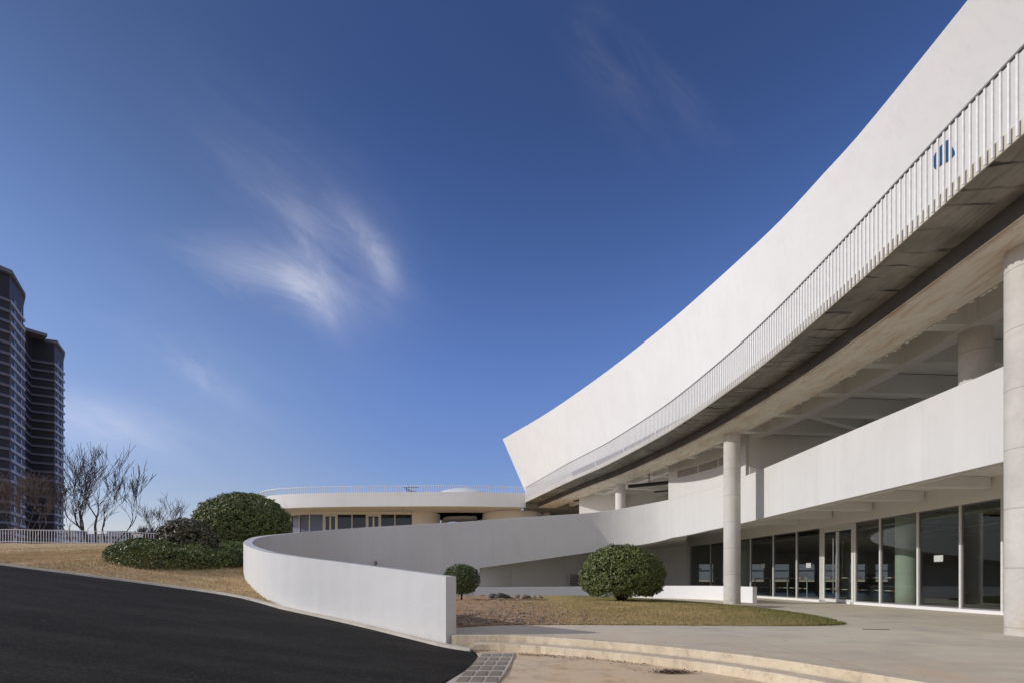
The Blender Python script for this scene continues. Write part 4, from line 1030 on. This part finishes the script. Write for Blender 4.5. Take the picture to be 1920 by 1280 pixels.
# ---------------------------------------------------------------- fence on the hill
FN = thing('hill_fence', 'white metal picket fence along the top of the dry lawn', 'fence', (-42, 42, 4))
fp = resample(catmull([(-78, 38), (-60, 40), (-42, 42.3), (-36, 43.5), (-31.5, 46), (-28.8, 49.5)], 8), .2)
fz = [zhill(p[0], p[1]) for p in fp]
for dz in (.12, 1.12):
    Z = [z+dz for z in fz]; fixn(MB().loft(zz(off(fp, .02), Z), zz(off(fp, .02), [z+.045 for z in Z]), zz(off(fp, -.02), [z+.045 for z in Z]), zz(off(fp, -.02), Z)).build('rail', 'white_metal', FN))
st = MB(); vis = [i for i, p in enumerate(fp) if p[0] > -45]
pick = set(vis[-99:])
for i, p in enumerate(fp):
    if i in pick: MB().box((p[0], p[1], fz[i]+.58), (.03, .03, 1.14)).build('picket', 'white_metal', FN)
    else: st.box((p[0], p[1], fz[i]+.58), (.03, .03, 1.14))
tag(st.build('pickets', 'white_metal', FN), kind='stuff')
cb = MB().box((at(271, 47), 46.2, zhill(-32, 46)+.5), (.6, .4, 1.1)).box((at(271, 47), 46.2, zhill(-32, 46)+1.08), (.68, .48, .06)).build('utility_cabinet', 'white_metal')
tag(cb, 'white utility cabinet standing at the hill fence', 'cabinet')

# ---------------------------------------------------------------- apartment towers
def tower(label, faces, ztop, floor, roof_over, loc, seed):
    """faces: list of (a, b, wall_mat, band_mat, windows)"""
    t_ = thing('apartment_tower', label, 'building', loc, 'dark high-rise apartment towers')
    wc = 0
    for (a, b, wm, bmt, wins) in faces:
        a = Vector(a); b = Vector(b); d = b-a; L_ = d.length; d.normalize(); n_ = Vector((d.y, -d.x))
        if n_.dot(-a) < 0: n_ = -n_
        c = (a+b)/2-n_*4; az = math.atan2(d.y, d.x)
        MB().box((c.x, c.y, ztop/2-3), (L_, 8, ztop+6-.4), az).build('wall', wm, t_)
        bd = MB(); z = ztop-8
        while z > -2:
            c2 = (a+b)/2+n_*.18; bd.box((c2.x, c2.y, z), (L_+.36, .5, .75), az); z -= floor
        bd.build('floor_bands', bmt, t_)
        z = ztop-8+floor*.5-.1; k_ = 0
        while z > 1 and wins and wc < 99:
            for f0, w in wins:
                p = a+d*L_*f0+n_*.03
                if wc < 99: MB().box((p.x, p.y, z), (w, .16, 1.55), az).build('window', 'dark_glass', t_); wc += 1
            z -= floor
    # roof slab with overhang following the outline
    out = [Vector(faces[0][0])]+[Vector(f_[1]) for f_ in faces]
    cen = sum((p for p in out), Vector((0, 0)))/len(out); back = [p+(cen.normalized()*14) for p in out[::-1]]
    ring = [p+(p-cen).normalized()*roof_over-cen.normalized()*roof_over*.6 for p in out]+back
    n_ = len(ring)
    fixn(obj('roof', [(p.x, p.y, z) for z in (ztop-.6, ztop+.5) for p in ring], [tuple(range(n_))[::-1], tuple(range(n_, 2*n_))]+[(i, (i+1) % n_, n_+(i+1) % n_, n_+i) for i in range(n_)], 'tower_band', t_))
    return t_
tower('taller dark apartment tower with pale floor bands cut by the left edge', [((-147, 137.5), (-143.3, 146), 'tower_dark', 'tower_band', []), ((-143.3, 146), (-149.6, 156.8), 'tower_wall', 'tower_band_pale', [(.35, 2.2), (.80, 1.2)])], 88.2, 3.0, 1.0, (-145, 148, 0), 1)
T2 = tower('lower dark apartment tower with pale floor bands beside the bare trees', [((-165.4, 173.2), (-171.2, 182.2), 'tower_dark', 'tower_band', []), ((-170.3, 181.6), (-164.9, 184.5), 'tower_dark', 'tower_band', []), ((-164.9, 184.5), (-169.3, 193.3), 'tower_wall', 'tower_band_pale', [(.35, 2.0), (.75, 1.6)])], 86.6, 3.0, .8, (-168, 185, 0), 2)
MB().box((-165.8, 173.6, 40.5), (.9, .9, 93), R(40)).build('corner_pier', 'tower_band', T2)
MB().box((-168.6, 179, 87), (8, 6, 1), R(55)).build('wing_roof', 'tower_band', T2)
# far low buildings
for i, (px, Y, w, h, lab) in enumerate([(205, 400, 40, 14, 'distant low grey building seen between the bare tree trunks'), (128, 350, 26, 20, 'distant low grey building just right of the dark tower'), (250, 520, 60, 16, 'distant long grey building behind the twiggy shrubs')]):
    b = thing('far_building', lab, 'building', (at(px, Y), Y, 20), 'distant grey buildings on the horizon')
    zt_ = EYE + (1085-1001)/960*Y
    MB().box((at(px, Y), Y, zt_/2), (w, 15, zt_)).build('wall', 'far', b); MB().box((at(px, Y)+w*.2, Y, zt_+1.2), (w*.3, 10, 2.4)).build('roof', 'far', b)
    wn_ = MB()
    for k_ in range(6):
        for j in range(3): wn_.box((at(px, Y)-w*.42+k_*w*.165, Y-7.6, zt_-3-j*4), (w*.08, .3, 1.8))
    wn_.build('windows', 'dark_glass', b)
# hills behind
hb = MB(); nn = 60
xs2 = [-1500+i*50 for i in range(nn+1)]
hb.loft([(x, 1400, -5) for x in xs2], [(x, 1400, 62+18*fbm(x, 0, .004, 3)) for x in xs2], [(x, 1700, 62+18*fbm(x, 0, .004, 3)) for x in xs2], [(x, 1700, -5) for x in xs2])
o = hb.build('distant_hills', 'far'); o['kind'] = 'structure'
